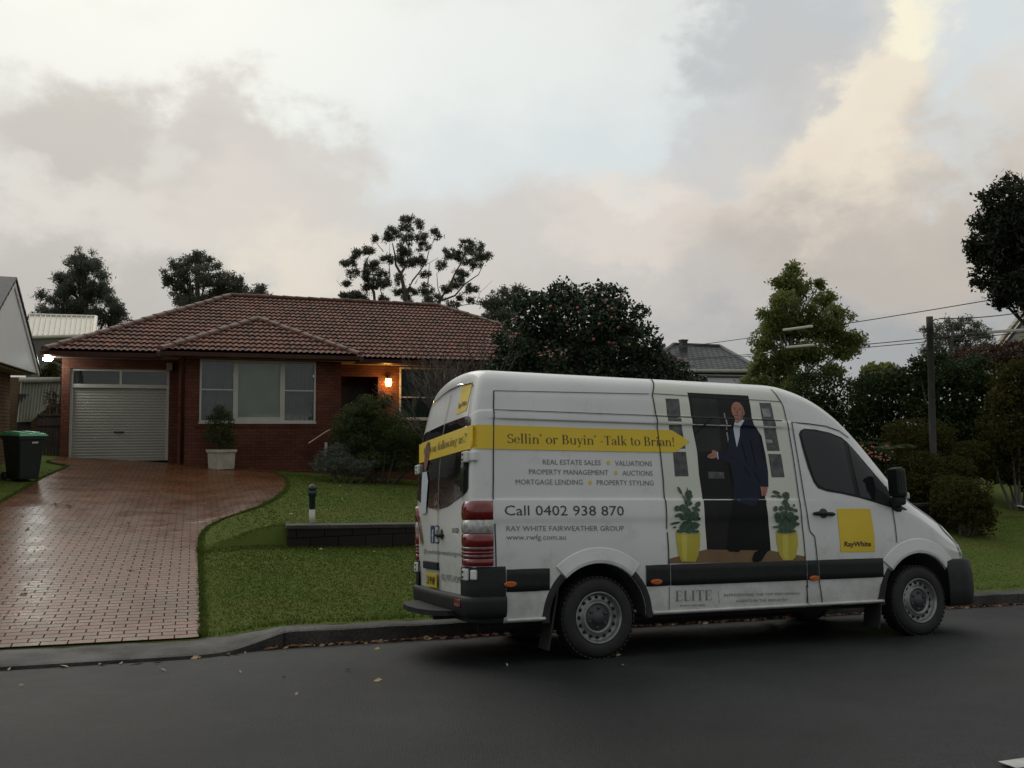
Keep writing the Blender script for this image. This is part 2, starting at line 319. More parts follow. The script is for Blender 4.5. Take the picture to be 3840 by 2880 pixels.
def tube(bm, pts, radii, n=8, cap=True, mi=0):
    pts = [Vector(p) for p in pts]; rings = []
    if not isinstance(radii, (list, tuple)): radii = [radii]*len(pts)
    up = Vector((0, 0, 1))
    for i, p in enumerate(pts):
        t = (pts[min(i+1, len(pts)-1)] - pts[max(i-1, 0)]).normalized()
        a = t.cross(up if abs(t.z) < .95 else Vector((1, 0, 0))).normalized(); b = t.cross(a)
        rings.append([bm.verts.new(p + (a*math.cos(2*PI*k/n)+b*math.sin(2*PI*k/n))*radii[i]) for k in range(n)])
    for i in range(len(rings)-1):
        for k in range(n):
            f = bm.faces.new((rings[i][k], rings[i][(k+1) % n], rings[i+1][(k+1) % n], rings[i+1][k])); f.smooth = True; f.material_index = mi
    if cap:
        for r in (rings[0], rings[-1]):
            try: bm.faces.new(r).material_index = mi
            except Exception: pass
def lathe(bm, prof, n=32, M=Matrix(), mi=0, smooth=True):   # prof [(r, h)] about local Z
    rings = [[bm.verts.new(M @ Vector((r*math.cos(2*PI*k/n), r*math.sin(2*PI*k/n), h))) for k in range(n)] for r, h in prof]
    for i in range(len(rings)-1):
        for k in range(n):
            f = bm.faces.new((rings[i][k], rings[i][(k+1) % n], rings[i+1][(k+1) % n], rings[i+1][k])); f.smooth = smooth; f.material_index = mi
def prism(bm, poly, d, mi=0):       # poly: list of Vector, d: extrusion Vector
    a = [bm.verts.new(p) for p in poly]; b = [bm.verts.new(Vector(p)+d) for p in poly]
    fs = [bm.faces.new(a), bm.faces.new(b[::-1])]
    for i in range(len(a)): fs.append(bm.faces.new((a[i], b[i], b[(i+1) % len(a)], a[(i+1) % len(a)])))
    for f in fs: f.material_index = mi
    bmesh.ops.recalc_face_normals(bm, faces=fs)
def boxo(name, c, s, m, parent=None, bev=0., rot=None):
    bm = bmesh.new(); box(bm, Vector(c), s, rot, bev); return bobj(name, bm, m, parent)

# ------------------------------------------------------------------ ground
VROT = Euler((-.116, .030, 0)).to_matrix(); VN = VROT @ Vector((0, 0, 1))
def lerp(a, b, t): return a + (b-a)*t
def clamp(t, a=0., b=1.): return min(max(t, a), b)
def smooth01(t): t = clamp(t); return t*t*(3-2*t)
def zroad(X, Y):
    yc = -4.76
    if Y > yc: return -(VN.x*X + VN.y*Y)/VN.z
    return -(VN.x*X + VN.y*yc)/VN.z + (Y-yc)*.05
def kerbf(X): return smooth01((X+3.4)/1.0)         # 0 at the driveway crossing, 1 along the full kerb
def zkerb(X): return zroad(X, 1.1) + lerp(.075, .165, kerbf(X))
def zhouse(X):
    return .96 - .073*(clamp(X, -10, 4)+2.7) - .03*max(0, X-4)
WX0, WY = -2.03, 5.72
def zwall(X): return .63 - .03*(X+2)
def G(X, Y):
    Y = max(Y, 1.25); zk = zkerb(X); zh = zhouse(X)
    s = (Y-1.25)/15.75
    z = lerp(zk, zh, min(s, 1.)) if s < 1 else zh + (Y-17)*.012
    if Y < 17:
        zt = lerp(zwall(X)-.02, zh, clamp((Y-WY)/11.)) 
        f = smooth01((X+3.3)/1.25) * (1 if Y > WY else 0)
        if Y > WY: z = lerp(z, max(z, zt), f)
    f = smooth01((X-5.)/3.5)
    if f > 0:
        zr = zk + .135*min(Y-1.25, 6.5) + .03*max(0, Y-7.75)
        z = lerp(z, zr, f)
    return z
def ongnd(x, y, s=2212.):          # where a photo ray meets the ground
    d = ray(x, y, s); t = 4.
    while t < 80:
        p = CAM + d*t
        if p.z < (G(p.x, p.y) if p.y > 1.25 else zroad(p.x, p.y)): return p
        t += .02
    return CAM + d*40
def grid(name, xs, ys, fz, m, **k):
    V = [(x, y, fz(x, y)) for y in ys for x in xs]; nx = len(xs)
    F = [(j*nx+i, j*nx+i+1, (j+1)*nx+i+1, (j+1)*nx+i) for j in range(len(ys)-1) for i in range(nx-1)]
    return tag(pyd(name, V, F, m, smooth=True), kind='structure', **k)
fr = lambda a, b, s: list(np.arange(a, b+s*.5, s))
tag(pyd('ground', [(-900, -700, -6), (900, -700, -6), (900, 1200, -6), (-900, 1200, -6)], [(0, 1, 2, 3)], 'lawn_soil'), kind='structure')
grid('road', fr(-60, 80, 1.), fr(-14, 1.2, .38), zroad, 'asphalt')
grid('lawn', fr(-40, -4, 1.) + fr(-3.75, 3, .25) + fr(4, 70, 1.), fr(1.25, 5.5, .25) + [5.719, 5.721] + fr(6, 18, .5) + fr(20, 80, 4.), G, 'lawn_soil')
grid('far_verge', fr(-60, 80, 2.), fr(-40, -14, 2.), lambda x, y: zroad(x, -14)+.12, 'lawn_soil')
def strip_mesh(name, X, prof, m):   # prof(x) -> [(y,z),...]
    V = []; F = []
    for x in X: V += [(x, y, z) for y, z in prof(x)]
    n = len(prof(0))
    for i in range(len(X)-1):
        for k in range(n-1): F.append((i*n+k, (i+1)*n+k, (i+1)*n+k+1, i*n+k+1))
    return tag(pyd(name, V, F, m), kind='structure')
def kprof(X):
    f = kerbf(X); h = lerp(.075, .165, f); y0 = lerp(.62, 1.08, f); y1 = lerp(.66, 1.10, f)
    jit = .006*math.sin(X*7.3)+.004*math.sin(X*17.1)
    zb = zroad(X, y0); zt = zkerb(X)+jit*.5
    zl = lerp(zroad(X, y0)+.035, zt-.008, f)
    return [(y0, zb-.25), (y0, zb+.0), (y0+.004, lerp(zb+.028, zt-.02, f)), (y1+.012, zl), (lerp(.9, 1.16, f), lerp(lerp(zl, zt, .35), zt, f)), (1.27+.01*math.sin(X*5), zt), (1.30, zt-.2)]
strip_mesh('kerb', fr(-60, -6, 1.) + fr(-5.9, 12, .1) + fr(12.5, 80, 1.), kprof, 'concrete_kerb')
# white centre line
V = []; F = []
for i, x in enumerate(fr(.3, 40, 1.)):
    V += [(x, -4.80, zroad(x, -4.80)+.005), (x, -4.70, zroad(x, -4.70)+.005)]
    if i: F.append((2*i-2, 2*i, 2*i+1, 2*i-1))
tag(pyd('road_marking', V, F, 'white_line'), kind='structure')
def tar(name, pts, w, seed):
    r = random.Random(seed); V = []; F = []; P_ = []
    for (a, b), (c, d) in zip(pts, pts[1:]):
        n = max(2, int(math.hypot(c-a, d-b)/.12)); P_ += [(lerp(a, c, k/n)+r.gauss(0, .006), lerp(b, d, k/n)+r.gauss(0, .012)) for k in range(n)]
    for i, (x, y) in enumerate(P_):
        ww = w*r.uniform(.3, 1.2); V += [(x, y-ww, zroad(x, y-ww)+.004), (x, y+ww, zroad(x, y+ww)+.004)]
        if i: F.append((2*i-2, 2*i, 2*i+1, 2*i-1))
    tag(pyd(name, V, F, 'tar'), kind='structure')
mat('tar', (.013, .014, .014), (.024, .025, .025), 5, rough=.6, spec=.1)
def rdp(x, y):
    d = ray(x, y, 3840.); t = 3.
    while (CAM+d*t).z > zroad((CAM+d*t).x, (CAM+d*t).y): t += .01
    q = CAM+d*t; return (q.x, q.y)
# driveway of red pavers
def interp(tab, y):
    for (a, b), (c, d) in zip(tab, tab[1:]):
        if y <= c: return lerp(b, d, clamp((y-a)/(c-a)))
    return tab[-1][1]
DR = [ongnd(*p) for p in ((432, 1368), (430, 1300), (427, 1230), (426, 1175), (432, 1155), (447, 1140), (475, 1125), (520, 1110), (560, 1096), (590, 1080), (610, 1064), (619, 1050), (614, 1036))]
DRT = sorted([(p.y, p.x) for p in DR]); DRT = [(1.28, DRT[0][1])] + DRT + [(16.99, DRT[-1][1]-.1)]
DLT = [(1.28, -7.6), (6, -6.95), (9.3, -6.6), (13, -6.45), (15.6, -6.2), (16.2, -6.75), (17.99, -6.77)]
V = []; F = []; ys = fr(1.28, 17.95, .2); nx = 28
for y in ys:
    xl = interp(DLT, y); xr = interp(DRT, min(y, 16.9))
    if y > 17: xr = -3.94
    for k in range(nx): x = lerp(xl, xr, k/(nx-1)); V.append((x, y, G(x, y)+.02+.01*smooth01((y-2)/2)))
for j in range(len(ys)-1):
    for k in range(nx-1): F.append((j*nx+k, j*nx+k+1, (j+1)*nx+k+1, (j+1)*nx+k))
tag(pyd('driveway', V, F, 'paver', smooth=True), kind='structure')
def on_drive(x, y): return interp(DLT, y)-.02 < x < interp(DRT, y)+.03 and y > 1.2
# grass blades
def blades():
    P = []
    def scat(n, x0, x1, y0, y1):
        xs = rng.uniform(x0, x1, n); ys_ = rng.uniform(y0, y1, n)
        for x, y in zip(xs, ys_):
            if on_drive(x, y): continue
            if x > WX0-.05 and WY-.2 < y < WY+.02 and x < 8: continue
            P.append((x, y, G(x, y)))
    scat(75000, -4.2, 3.2, 1.31, 6.); scat(50000, -3.6, 3.5, 5.75, 16.); scat(20000, 6.5, 16., 1.31, 5.5); scat(6000, -9, -6, 7, 15); scat(5000, 2.5, 8, 1.31, 4)
    for y in np.linspace(1.3, 16.5, 5200):          # longer growth hanging over the edge of the pavers
        x = interp(DRT, y)+abs(rng.normal(0, .035)); P.append((x, y, G(x, y)+.012)); x = interp(DLT, y)-abs(rng.normal(0, .035)); P.append((x, y, G(x, y)+.012))
    ne = 10400
    P = np.array(P); n = len(P); a = rng.uniform(0, 2*PI, n); h = rng.uniform(.008, .02, n)*np.where((P[:, 1] < 1.42) | (np.abs(P[:, 1]-WY+.25) < .12), 2.2, 1); w = rng.uniform(.005, .010, n)*(1+P[:, 1]/14)
    d = np.stack([np.cos(a), np.sin(a), 0*a], 1)*w[:, None]; h[-ne:] *= rng.uniform(1., 3.2, ne); lean = rng.normal(0, .018, (n, 3)); lean[:, 2] = h; lean[-ne:, :2] *= 1.6
    V = np.concatenate([P-d-[0, 0, .005], P+d-[0, 0, .005], P+lean], 0); F = np.stack([np.arange(n), np.arange(n)+n, np.arange(n)+2*n], 1)
    pat = .5+.5*np.sin(P[:, 0]*1.3+np.sin(P[:, 1]*1.1)*2)*np.cos(P[:, 1]*.9)
    pat2 = np.sin(P[:, 0]*3.7+np.cos(P[:, 1]*2.9)*1.7)*np.sin(P[:, 1]*3.1+P[:, 0]); t = np.clip(rng.uniform(0, .6, n)*.7+pat*.4+pat2*.18, 0, 1)
    tag(pyd('grass', V, F, 'grass', tint=np.tile(t, 3)), 'short green lawn grass in front of the brick house', 'grass', kind='stuff')
blades()

# ------------------------------------------------------------------ van
VM = VROT.to_4x4(); VI = VM.inverted()
van = empty('parked_van', (0, 0, 0), 'white high roof delivery van with yellow arrow stripe parked at the kerb', 'van', rot=(-.116, .030, 0))
# body shell: stations along u, rows up the side, v = half width (towards the viewer is -y in local space)
ROWS = [(.33, .90), (.345, .945), (.40, .955), (.597, .968), (.80, .978), (1.0, .986), (1.188, .977), (1.222, .990), (1.36, .978), (1.384, .975), (1.391, .973), (1.397, .953), (1.405, .951), (1.75, .939), (2.088, .915), (2.100, .916), (2.106, .933), (2.115, .934), (2.165, .928), (2.176, .924), (2.184, .912), (2.20, .910), (2.335, .893), (2.355, .882), (2.44, .866), (2.535, .815), (2.607, .64), (2.65, 0.)]
TE = [(2.2, .815, 2.535, 2.65), (2.55, .80, 2.45, 2.60), (2.85, .79, 2.30, 2.46), (3.05, .79, 2.14, 2.30), (3.25, .79, 1.94, 2.11), (3.5, .785, 1.66, 1.85), (3.72, .775, 1.44, 1.60), (3.95, .75, 1.315, 1.42), (4.15, .72, 1.225, 1.31), (4.32, .68, 1.13, 1.20)]
def sect(u):
    st = smooth01((u+1.0)/.15)*(1-smooth01((u-2.05)/.12)); out = []
    for w, v in ROWS:
        if 1.395 < w < 2.103: v = lerp(v+.018, v, st)
        out.append([u, v, w])
    if u > 2.2:
        for (a, b) in zip(TE, TE[1:]):
            if a[0] <= u <= b[0]: break
        t = clamp((u-a[0])/(b[0]-a[0])); ev, ew, cw = (lerp(a[i], b[i], t) for i in (1, 2, 3))
        vs_ = lerp(1, .955, smooth01((u-3.8)/.55)); r3 = 1.222 if u < 3.6 else lerp(1.222, .84, smooth01((u-3.6)/.75))
        for i, (w, v) in enumerate(ROWS):
            if w < 1.2: out[i][2] = w if w < .85 else lerp(.85, r3-.02, (w-.85)/(1.188-.85)); out[i][1] = v*vs_
            elif w < 2.55:
                t = (w-1.222)/(2.535-1.222); out[i][2] = r3+t*(ew-r3); base = .975*vs_
                v0 = base + (ev-base)*t**1.7; out[i][1] = lerp(out[i][1], v0, smooth01((u-2.2)/.3))
            elif w < 2.62: out[i][1] = ev*.78; out[i][2] = lerp(ew, cw, .62)
            else: out[i][2] = cw
    return out
def urear(w): return -1.195 + .14*clamp((w-1.5)/1.05)**2 + (.02 if w < .6 else 0)
def build_body():
    us = [-.86, -.6, -.4, -.2, 0, .3, .6, 1., 1.4, 1.8, 2.05, 2.2, 2.4, 2.6, 2.85, 3.05, 3.25, 3.5, 3.72, 3.95, 4.15, 4.3]
    st = []
    base = sect(-1.)
    for s, du in ((.80, -.012), (.93, .004), (.978, .03), (.994, .075), (1., .15)):
        ring = []
        for u, v, w in base:
            sw = 1.45+(w-1.45)*(1-(1-s)*.5 if w > 1.45 else 1-(1-s)*.35)
            ring.append([urear(w)+du-(.02*(1-v/.99)), v*s, sw])
        st.append(ring)
    st += [sect(u) for u in us]
    for vs_, du, k in ((.93, .12, .93), (.78, .25, .85), (.5, .34, .78)):
        ring = []
        for u, v, w in sect(4.3):
            uu = 4.3+du*(1. if w < .85 else clamp(1-(w-.85)/.36, .12, 1)); ring.append([uu, v*vs_, w*lerp(1, k, smooth01((w-.75)/.4))])
        st.append(ring)
    bm = bmesh.new(); rings = []
    for ring in st:
        L_ = [bm.verts.new((u, -v, w)) for u, v, w in ring]; Rr = [bm.verts.new((u, v, w)) for u, v, w in ring[:-1]]
        rings.append(L_ + Rr[::-1])
    n = len(rings[0])
    for a, b in zip(rings, rings[1:]):
        for k in range(n): bm.faces.new((a[k], a[(k+1) % n], b[(k+1) % n], b[k]))
    m = len(ROWS)-1
    for rg, fl in ((rings[0], 1), (rings[-1], 0)):   # end caps as strips of quads
        for k in range(m):
            q = [rg[k], rg[k+1], rg[(n-k-2)], rg[(n-k-1)]] if k < m-1 else [rg[k], rg[k+1], rg[n-k-1]]
            try: bm.faces.new(q if fl else q[::-1])
            except Exception: pass
    bmesh.ops.recalc_face_normals(bm, faces=bm.faces)
    o = bobj('body', bm, 'white_paint_van', van, smooth=True)
    mo = o.modifiers.new('s', 'SUBSURF'); mo.levels = 2; mo.render_levels = 2
    cut = []
    for ux, r, zc in ((0, .475, .35), (3.69, .475, .36)):
        b2 = bmesh.new()
        for sgn in (-1, 1):
            bmesh.ops.create_cone(b2, cap_ends=True, segments=48, radius1=r, radius2=r, depth=.7, matrix=Matrix.Translation((ux, sgn*.9, zc)) @ Matrix.Rotation(PI/2, 4, 'X'))
        c = bobj('cutter', b2, 'underbody'); c.matrix_world = VM; cut.append(c)
        bo = o.modifiers.new('b', 'BOOLEAN'); bo.operation = 'DIFFERENCE'; bo.object = c; bo.solver = 'EXACT'
    bpy.context.view_layer.update(); dg = bpy.context.evaluated_depsgraph_get()
    me = bpy.data.meshes.new_from_object(o.evaluated_get(dg)); o.modifiers.clear(); o.data = me
    for c in cut: bpy.data.objects.remove(c)
    me.materials.clear(); me.materials.append(MATS['white_paint_van']); me.materials.append(MATS['underbody'])
    for p in me.polygons:
        c = p.center; p.use_smooth = True
        p.material_index = 1 if (c.z < .342 and abs(c.y) < .9) or (abs(c.y) < .86 and c.z < .85 and -1 < c.x < 4.2) else 0
        if c.x < -.88 and c.z < .43: p.material_index = 1
        d = min(math.hypot(c.x, c.z-.35), math.hypot(c.x-3.69, c.z-.36))
        if d < .473 and abs(c.y) < .965: p.material_index = 1
    return o
vbody = build_body()
def clean_bvh():
    bm = bmesh.new(); bm.from_mesh(vbody.data); t = BVHTree.FromBMesh(bm); bm.free(); return t
BV = clean_bvh()
def px(p, s=3840.):                   # photo pixel -> point on the van body, van space
    d = ray(p[0], p[1], s); o = VI @ CAM; dl = (VI.to_3x3() @ d).normalized()
    h = BV.ray_cast(o, dl)
    if h[0] is None:
        t = (-.93-o.y)/dl.y; return o + dl*t
    return h[0]
def S_uw(p): q = px(p); return (q.x, q.z)
def on_side(u, w, off=.003, sgn=-1):
    h = BV.ray_cast(Vector((u, sgn*1.6, w)), Vector((0, -sgn, 0)), 1.3)
    if h[0] is None: return Vector((u, sgn*(.95+off), w))
    nrm = h[1] if h[1].y*sgn > 0 else -h[1]
    return h[0] + Vector((nrm.x*.3, nrm.y, nrm.z*.6)).normalized()*off
def on_rear(v, w, off=.003):
    h = BV.ray_cast(Vector((-2, v, w)), Vector((1, 0, 0)), 1.6)
    if h[0] is None: return Vector((-1.15-off, v, w))
    return h[0] + Vector((-off, 0, 0))
def on_top(u, v, off=.004):
    h = BV.ray_cast(Vector((u, v, 4)), Vector((0, 0, -1)), 3.4)
    return (h[0] if h[0] else Vector((u, v, 1))) + Vector((off*.5, 0, off))
def flat(name, polys, m, f, off=.003, step=.07, parent=None, thick=0.):   # 2-D polygons laid on the body
    bm = bmesh.new(); ms = m if isinstance(m, list) else [m]
    for pi, poly in enumerate(polys):
        mi = 0
        if isinstance(poly, tuple) and isinstance(poly[0], int): mi, poly = poly
        vs_ = [bm.verts.new((a, b, 0)) for a, b in poly]
        try: fc = bm.faces.new(vs_)
        except Exception: continue
        fc.material_index = mi
        if fc.calc_area() < 1e-9: continue
    bmesh.ops.triangulate(bm, faces=bm.faces)
    if step:
        xs = [v.co.x for v in bm.verts]; ys_ = [v.co.y for v in bm.verts]
        for lo, hi, n in ((min(xs), max(xs), (1, 0, 0)), (min(ys_), max(ys_), (0, 1, 0))):
            k = lo+step
            while k < hi:
                bmesh.ops.bisect_plane(bm, geom=bm.verts[:]+bm.edges[:]+bm.faces[:], plane_co=Vector(n)*k, plane_no=n); k += step
    for v in bm.verts: v.co = f(v.co.x, v.co.y, off)
    bm.normal_update()
    ctr = Vector((1.5, 0, 1.2))
    flip = [fc for fc in bm.faces if fc.normal.dot(fc.calc_center_median()-ctr) < 0]
    bmesh.ops.reverse_faces(bm, faces=flip)
    if thick:
        r = bmesh.ops.solidify(bm, geom=bm.faces[:], thickness=thick)
    return bobj(name, bm, ms, parent or van)
def line_poly(pts, w):                # poly-line -> quads
    out = []
    for (x0, y0), (x1, y1) in zip(pts, pts[1:]):
        l = math.hypot(x1-x0, y1-y0) or 1; nx, ny = -(y1-y0)/l*w/2, (x1-x0)/l*w/2
        out.append([(x0-nx, y0-ny), (x1-nx, y1-ny), (x1+nx, y1+ny), (x0+nx, y0+ny)])
    return out
# --- lettering
def sans(s, bold=0.):
    cu = bpy.data.curves.new('t', 'FONT'); cu.body = s; cu.resolution_u = 2; cu.offset = bold; o = bpy.data.objects.new('t', cu); COL.objects.link(o)
    bpy.context.view_layer.update(); me = bpy.data.meshes.new_from_object(o.evaluated_get(bpy.context.evaluated_depsgraph_get()))
    polys = [[(me.vertices[i].co.x, me.vertices[i].co.y) for i in p.vertices] for p in me.polygons]
    bpy.data.objects.remove(o); bpy.data.curves.remove(cu); bpy.data.meshes.remove(me)
    return polys
CAPH = .729
def ring(cx, cy, rx, ry, a0, a1, th=.05, tv=.13, n=22):
    out = []
    for i in range(n):
        q = []
        for j, sg in ((i, 1), (i+1, 1), (i+1, -1), (i, -1)):
            a = R(lerp(a0, a1, j/n)); t = (th+(tv-th)*abs(math.cos(a))**1.6)/2*sg
            q.append((cx+(rx+t)*math.cos(a), cy+(ry+t)*math.sin(a)))
        out.append(q)
    return out
def bar(x0, y0, x1, y1, w): return line_poly([(x0, y0), (x1, y1)], w)
def stem(x, y0, y1, w=.125, sb=.13, stp=.13, left=False):
    o = bar(x, y0, x, y1, w)
    if sb: o += bar(x-sb, y0+.015, x+sb, y0+.015, .03)
    if stp: o += bar(x-stp, y1-.015, x+(stp if not left else .05), y1-.015, .03)
    return o
XH = .66
def dot(x, y, r): return [[(x+r*math.cos(k*PI/6), y+r*math.sin(k*PI/6)) for k in range(12)]]
def sglyph(c):     # high-contrast serif letters, cap height 1
    if c == 'S': return ring(.3, .74, .2, .22, 20, 270, .05, .11)+ring(.3, .27, .22, .24, -160, 90, .05, .11)+bar(.49, .98, .49, .72, .03)+bar(.08, .28, .08, .02, .03), .62
    if c == 's': return ring(.2, .49, .125, .15, 30, 270, .04, .09)+ring(.2, .18, .14, .16, -150, 90, .04, .09)+bar(.33, .62, .33, .48, .025)+bar(.06, .18, .06, .02, .025), .42
    if c == 'e': return ring(.26, .33, .2, .31, 0, 325, .035, .12)+bar(.1, .36, .46, .36, .03), .54
    if c == 'l': return stem(.17, 0, 1.06, left=True, stp=.13), .34
    if c == 'i': return stem(.17, 0, XH, left=True, stp=.13)+dot(.17, .93, .085), .34
    if c == 'n': return stem(.17, 0, XH, left=True)+ring(.37, .4, .17, .24, 0, 150, .04, .12)+stem(.54, 0, .42, stp=0), .72
    if c == 'u': return stem(.16, .2, XH, sb=0, left=True)+ring(.34, .24, .18, .23, 180, 340, .04, .12)+stem(.54, 0, XH, sb=.1, left=True), .7
    if c in "'’": return dot(.1, .96, .075)+bar(.15, .95, .06, .76, .045), .24
    if c == 'o': return ring(.29, .33, .225, .32, 0, 360, .035, .13, 30), .58
    if c == 'r': return stem(.17, 0, XH, left=True)+ring(.36, .46, .16, .19, 60, 150, .05, .07)+dot(.44, .56, .07), .52
    if c == 'B': return stem(.2, 0, 1, .14)+ring(.38, .755, .17, .23, -90, 90, .035, .13)+ring(.4, .265, .21, .25, -90, 90, .035, .14)+bar(.2, .985, .38, .985, .035)+bar(.2, .52, .4, .52, .035)+bar(.2, .015, .4, .015, .035), .72
    if c == 'y': return bar(.1, XH, .31, .02, .12)+bar(.5, XH, .2, -.24, .04)+dot(.17, -.24, .07)+bar(0, XH-.015, .24, XH-.015, .03)+bar(.38, XH-.015, .58, XH-.015, .03), .56
    if c == '-': return bar(.04, .34, .3, .34, .06), .36
    if c == 'T': return stem(.36, 0, 1, .14, stp=0)+bar(.04, .98, .68, .98, .04)+bar(.05, 1, .05, .72, .03)+bar(.67, 1, .67, .72, .03), .7
    if c == 'a': return ring(.25, .18, .16, .17, 40, 320, .035, .11)+bar(.25, .36, .4, .36, .03)+stem(.42, .05, .45, .12, sb=0, stp=0)+ring(.25, .46, .17, .17, 0, 150, .04, .1)+dot(.12, .52, .065)+bar(.42, .04, .52, .03, .05), .54
    if c == 'k': return stem(.17, 0, 1.06, left=True)+bar(.2, .28, .48, .63, .035)+bar(.28, .4, .52, .02, .12)+bar(.4, .645, .6, .645, .03)+bar(.42, .015, .64, .015, .03), .62
    if c == 't': return bar(.18, .12, .18, .88, .11)+ring(.3, .14, .12, .13, 180, 320, .04, .1)+bar(.04, XH-.02, .38, XH-.02, .035), .42
    if c == '!': return [[(.12, .3), (.16, .3), (.21, 1.), (.07, 1.)]]+dot(.14, .07, .08), .3
    if c == '?': return ring(.24, .76, .19, .22, -60, 170, .04, .11)+bar(.24, .52, .24, .28, .05)+dot(.24, .07, .08), .52
    if c == 'f': return stem(.2, 0, .85, stp=0)+ring(.34, .86, .14, .17, 40, 180, .04, .12)+dot(.44, .92, .06)+bar(.06, XH-.02, .38, XH-.02, .03), .4
    if c == 'w': return bar(.1, XH, .27, .02, .11)+bar(.27, .02, .42, XH, .035)+bar(.42, XH, .6, .02, .11)+bar(.6, .02, .75, XH, .035)+bar(0, XH-.015, .22, XH-.015, .03)+bar(.64, XH-.015, .84, XH-.015, .03), .84
    if c == 'g': return ring(.24, .44, .16, .2, 0, 360, .035, .1)+ring(.25, -.12, .2, .14, 0, 360, .04, .08)+bar(.12, .22, .38, .06, .07)+dot(.48, .6, .06), .54
    if c == 'A': return bar(.1, 0, .36, 1, .035)+bar(.36, 1, .62, 0, .13)+bar(.18, .32, .52, .32, .035)+bar(0, .015, .22, .015, .03)+bar(.48, .015, .74, .015, .03), .74
    if c == 'E': return stem(.2, 0, 1, .13)+bar(.2, .98, .58, .98, .04)+bar(.2, .51, .48, .51, .035)+bar(.2, .02, .6, .02, .04)+bar(.58, 1, .58, .76, .03)+bar(.6, 0, .6, .26, .03)+bar(.48, .62, .48, .4, .025), .68
    if c == 'L': return stem(.2, 0, 1, .13)+bar(.2, .02, .58, .02, .04)+bar(.58, 0, .58, .28, .03), .64
    if c == 'I': return stem(.2, 0, 1, .13), .4
    return [], .3
def serif(s):
    x = 0; out = []
    for c in s:
        p, a = sglyph(c); out += [[(q[0]+x, q[1]) for q in poly] for poly in p]; x += a
    return out
def place_text(polys, a, b, h, cap=CAPH, slant=0.):   # a, b: baseline start/end in (u,w); h: cap height
    xs = [q[0] for p in polys for q in p]; x0, x1 = min(xs), max(xs); k = math.hypot(b[0]-a[0], b[1]-a[1])/(x1-x0)
    ux, uy = (b[0]-a[0])/(x1-x0), (b[1]-a[1])/(x1-x0); ky = h/cap
    return [[(a[0]+ux*(q[0]-x0+slant*q[1]), a[1]+uy*(q[0]-x0)+ky*q[1]) for q in p] for p in polys]
def side_text(name, s, p0, p1, ptop, m='vinyl_ink', f=sans, cap=CAPH, slant=0., off=.0045, bold=0.):
    a, b = S_uw(p0), S_uw(p1); h = S_uw((p0[0], ptop))[1]-a[1]
    return place_text(f(s) if not bold else sans(s, bold), a, b, h, cap, slant)
Z1 = lambda x, y: (1500+x*.4521, 1350+y*.4521)
Z2 = lambda x, y: (2350+x*.4821, 1350+y*.4821)
Z3 = lambda x, y: (2850+x*.5424, 1500+y*.5424)
Z4 = lambda x, y: (1500+x*.4521, 1900+y*.4521)
Z5 = lambda x, y: (2300+x*.6962, 2200+y*.6962)
ZA = lambda x, y: (2500+x*.2411, 1450+y*.2411)
ZB = lambda x, y: (2500+x*.2486, 1780+y*.2486)
ZR = lambda x, y: (1560+x*.3014, 1400+y*.3014)
ZS = lambda x, y: (1560+x*.3014, 1850+y*.3014)
def sp(Z, *pts): return [S_uw(Z(*p)) for p in pts]
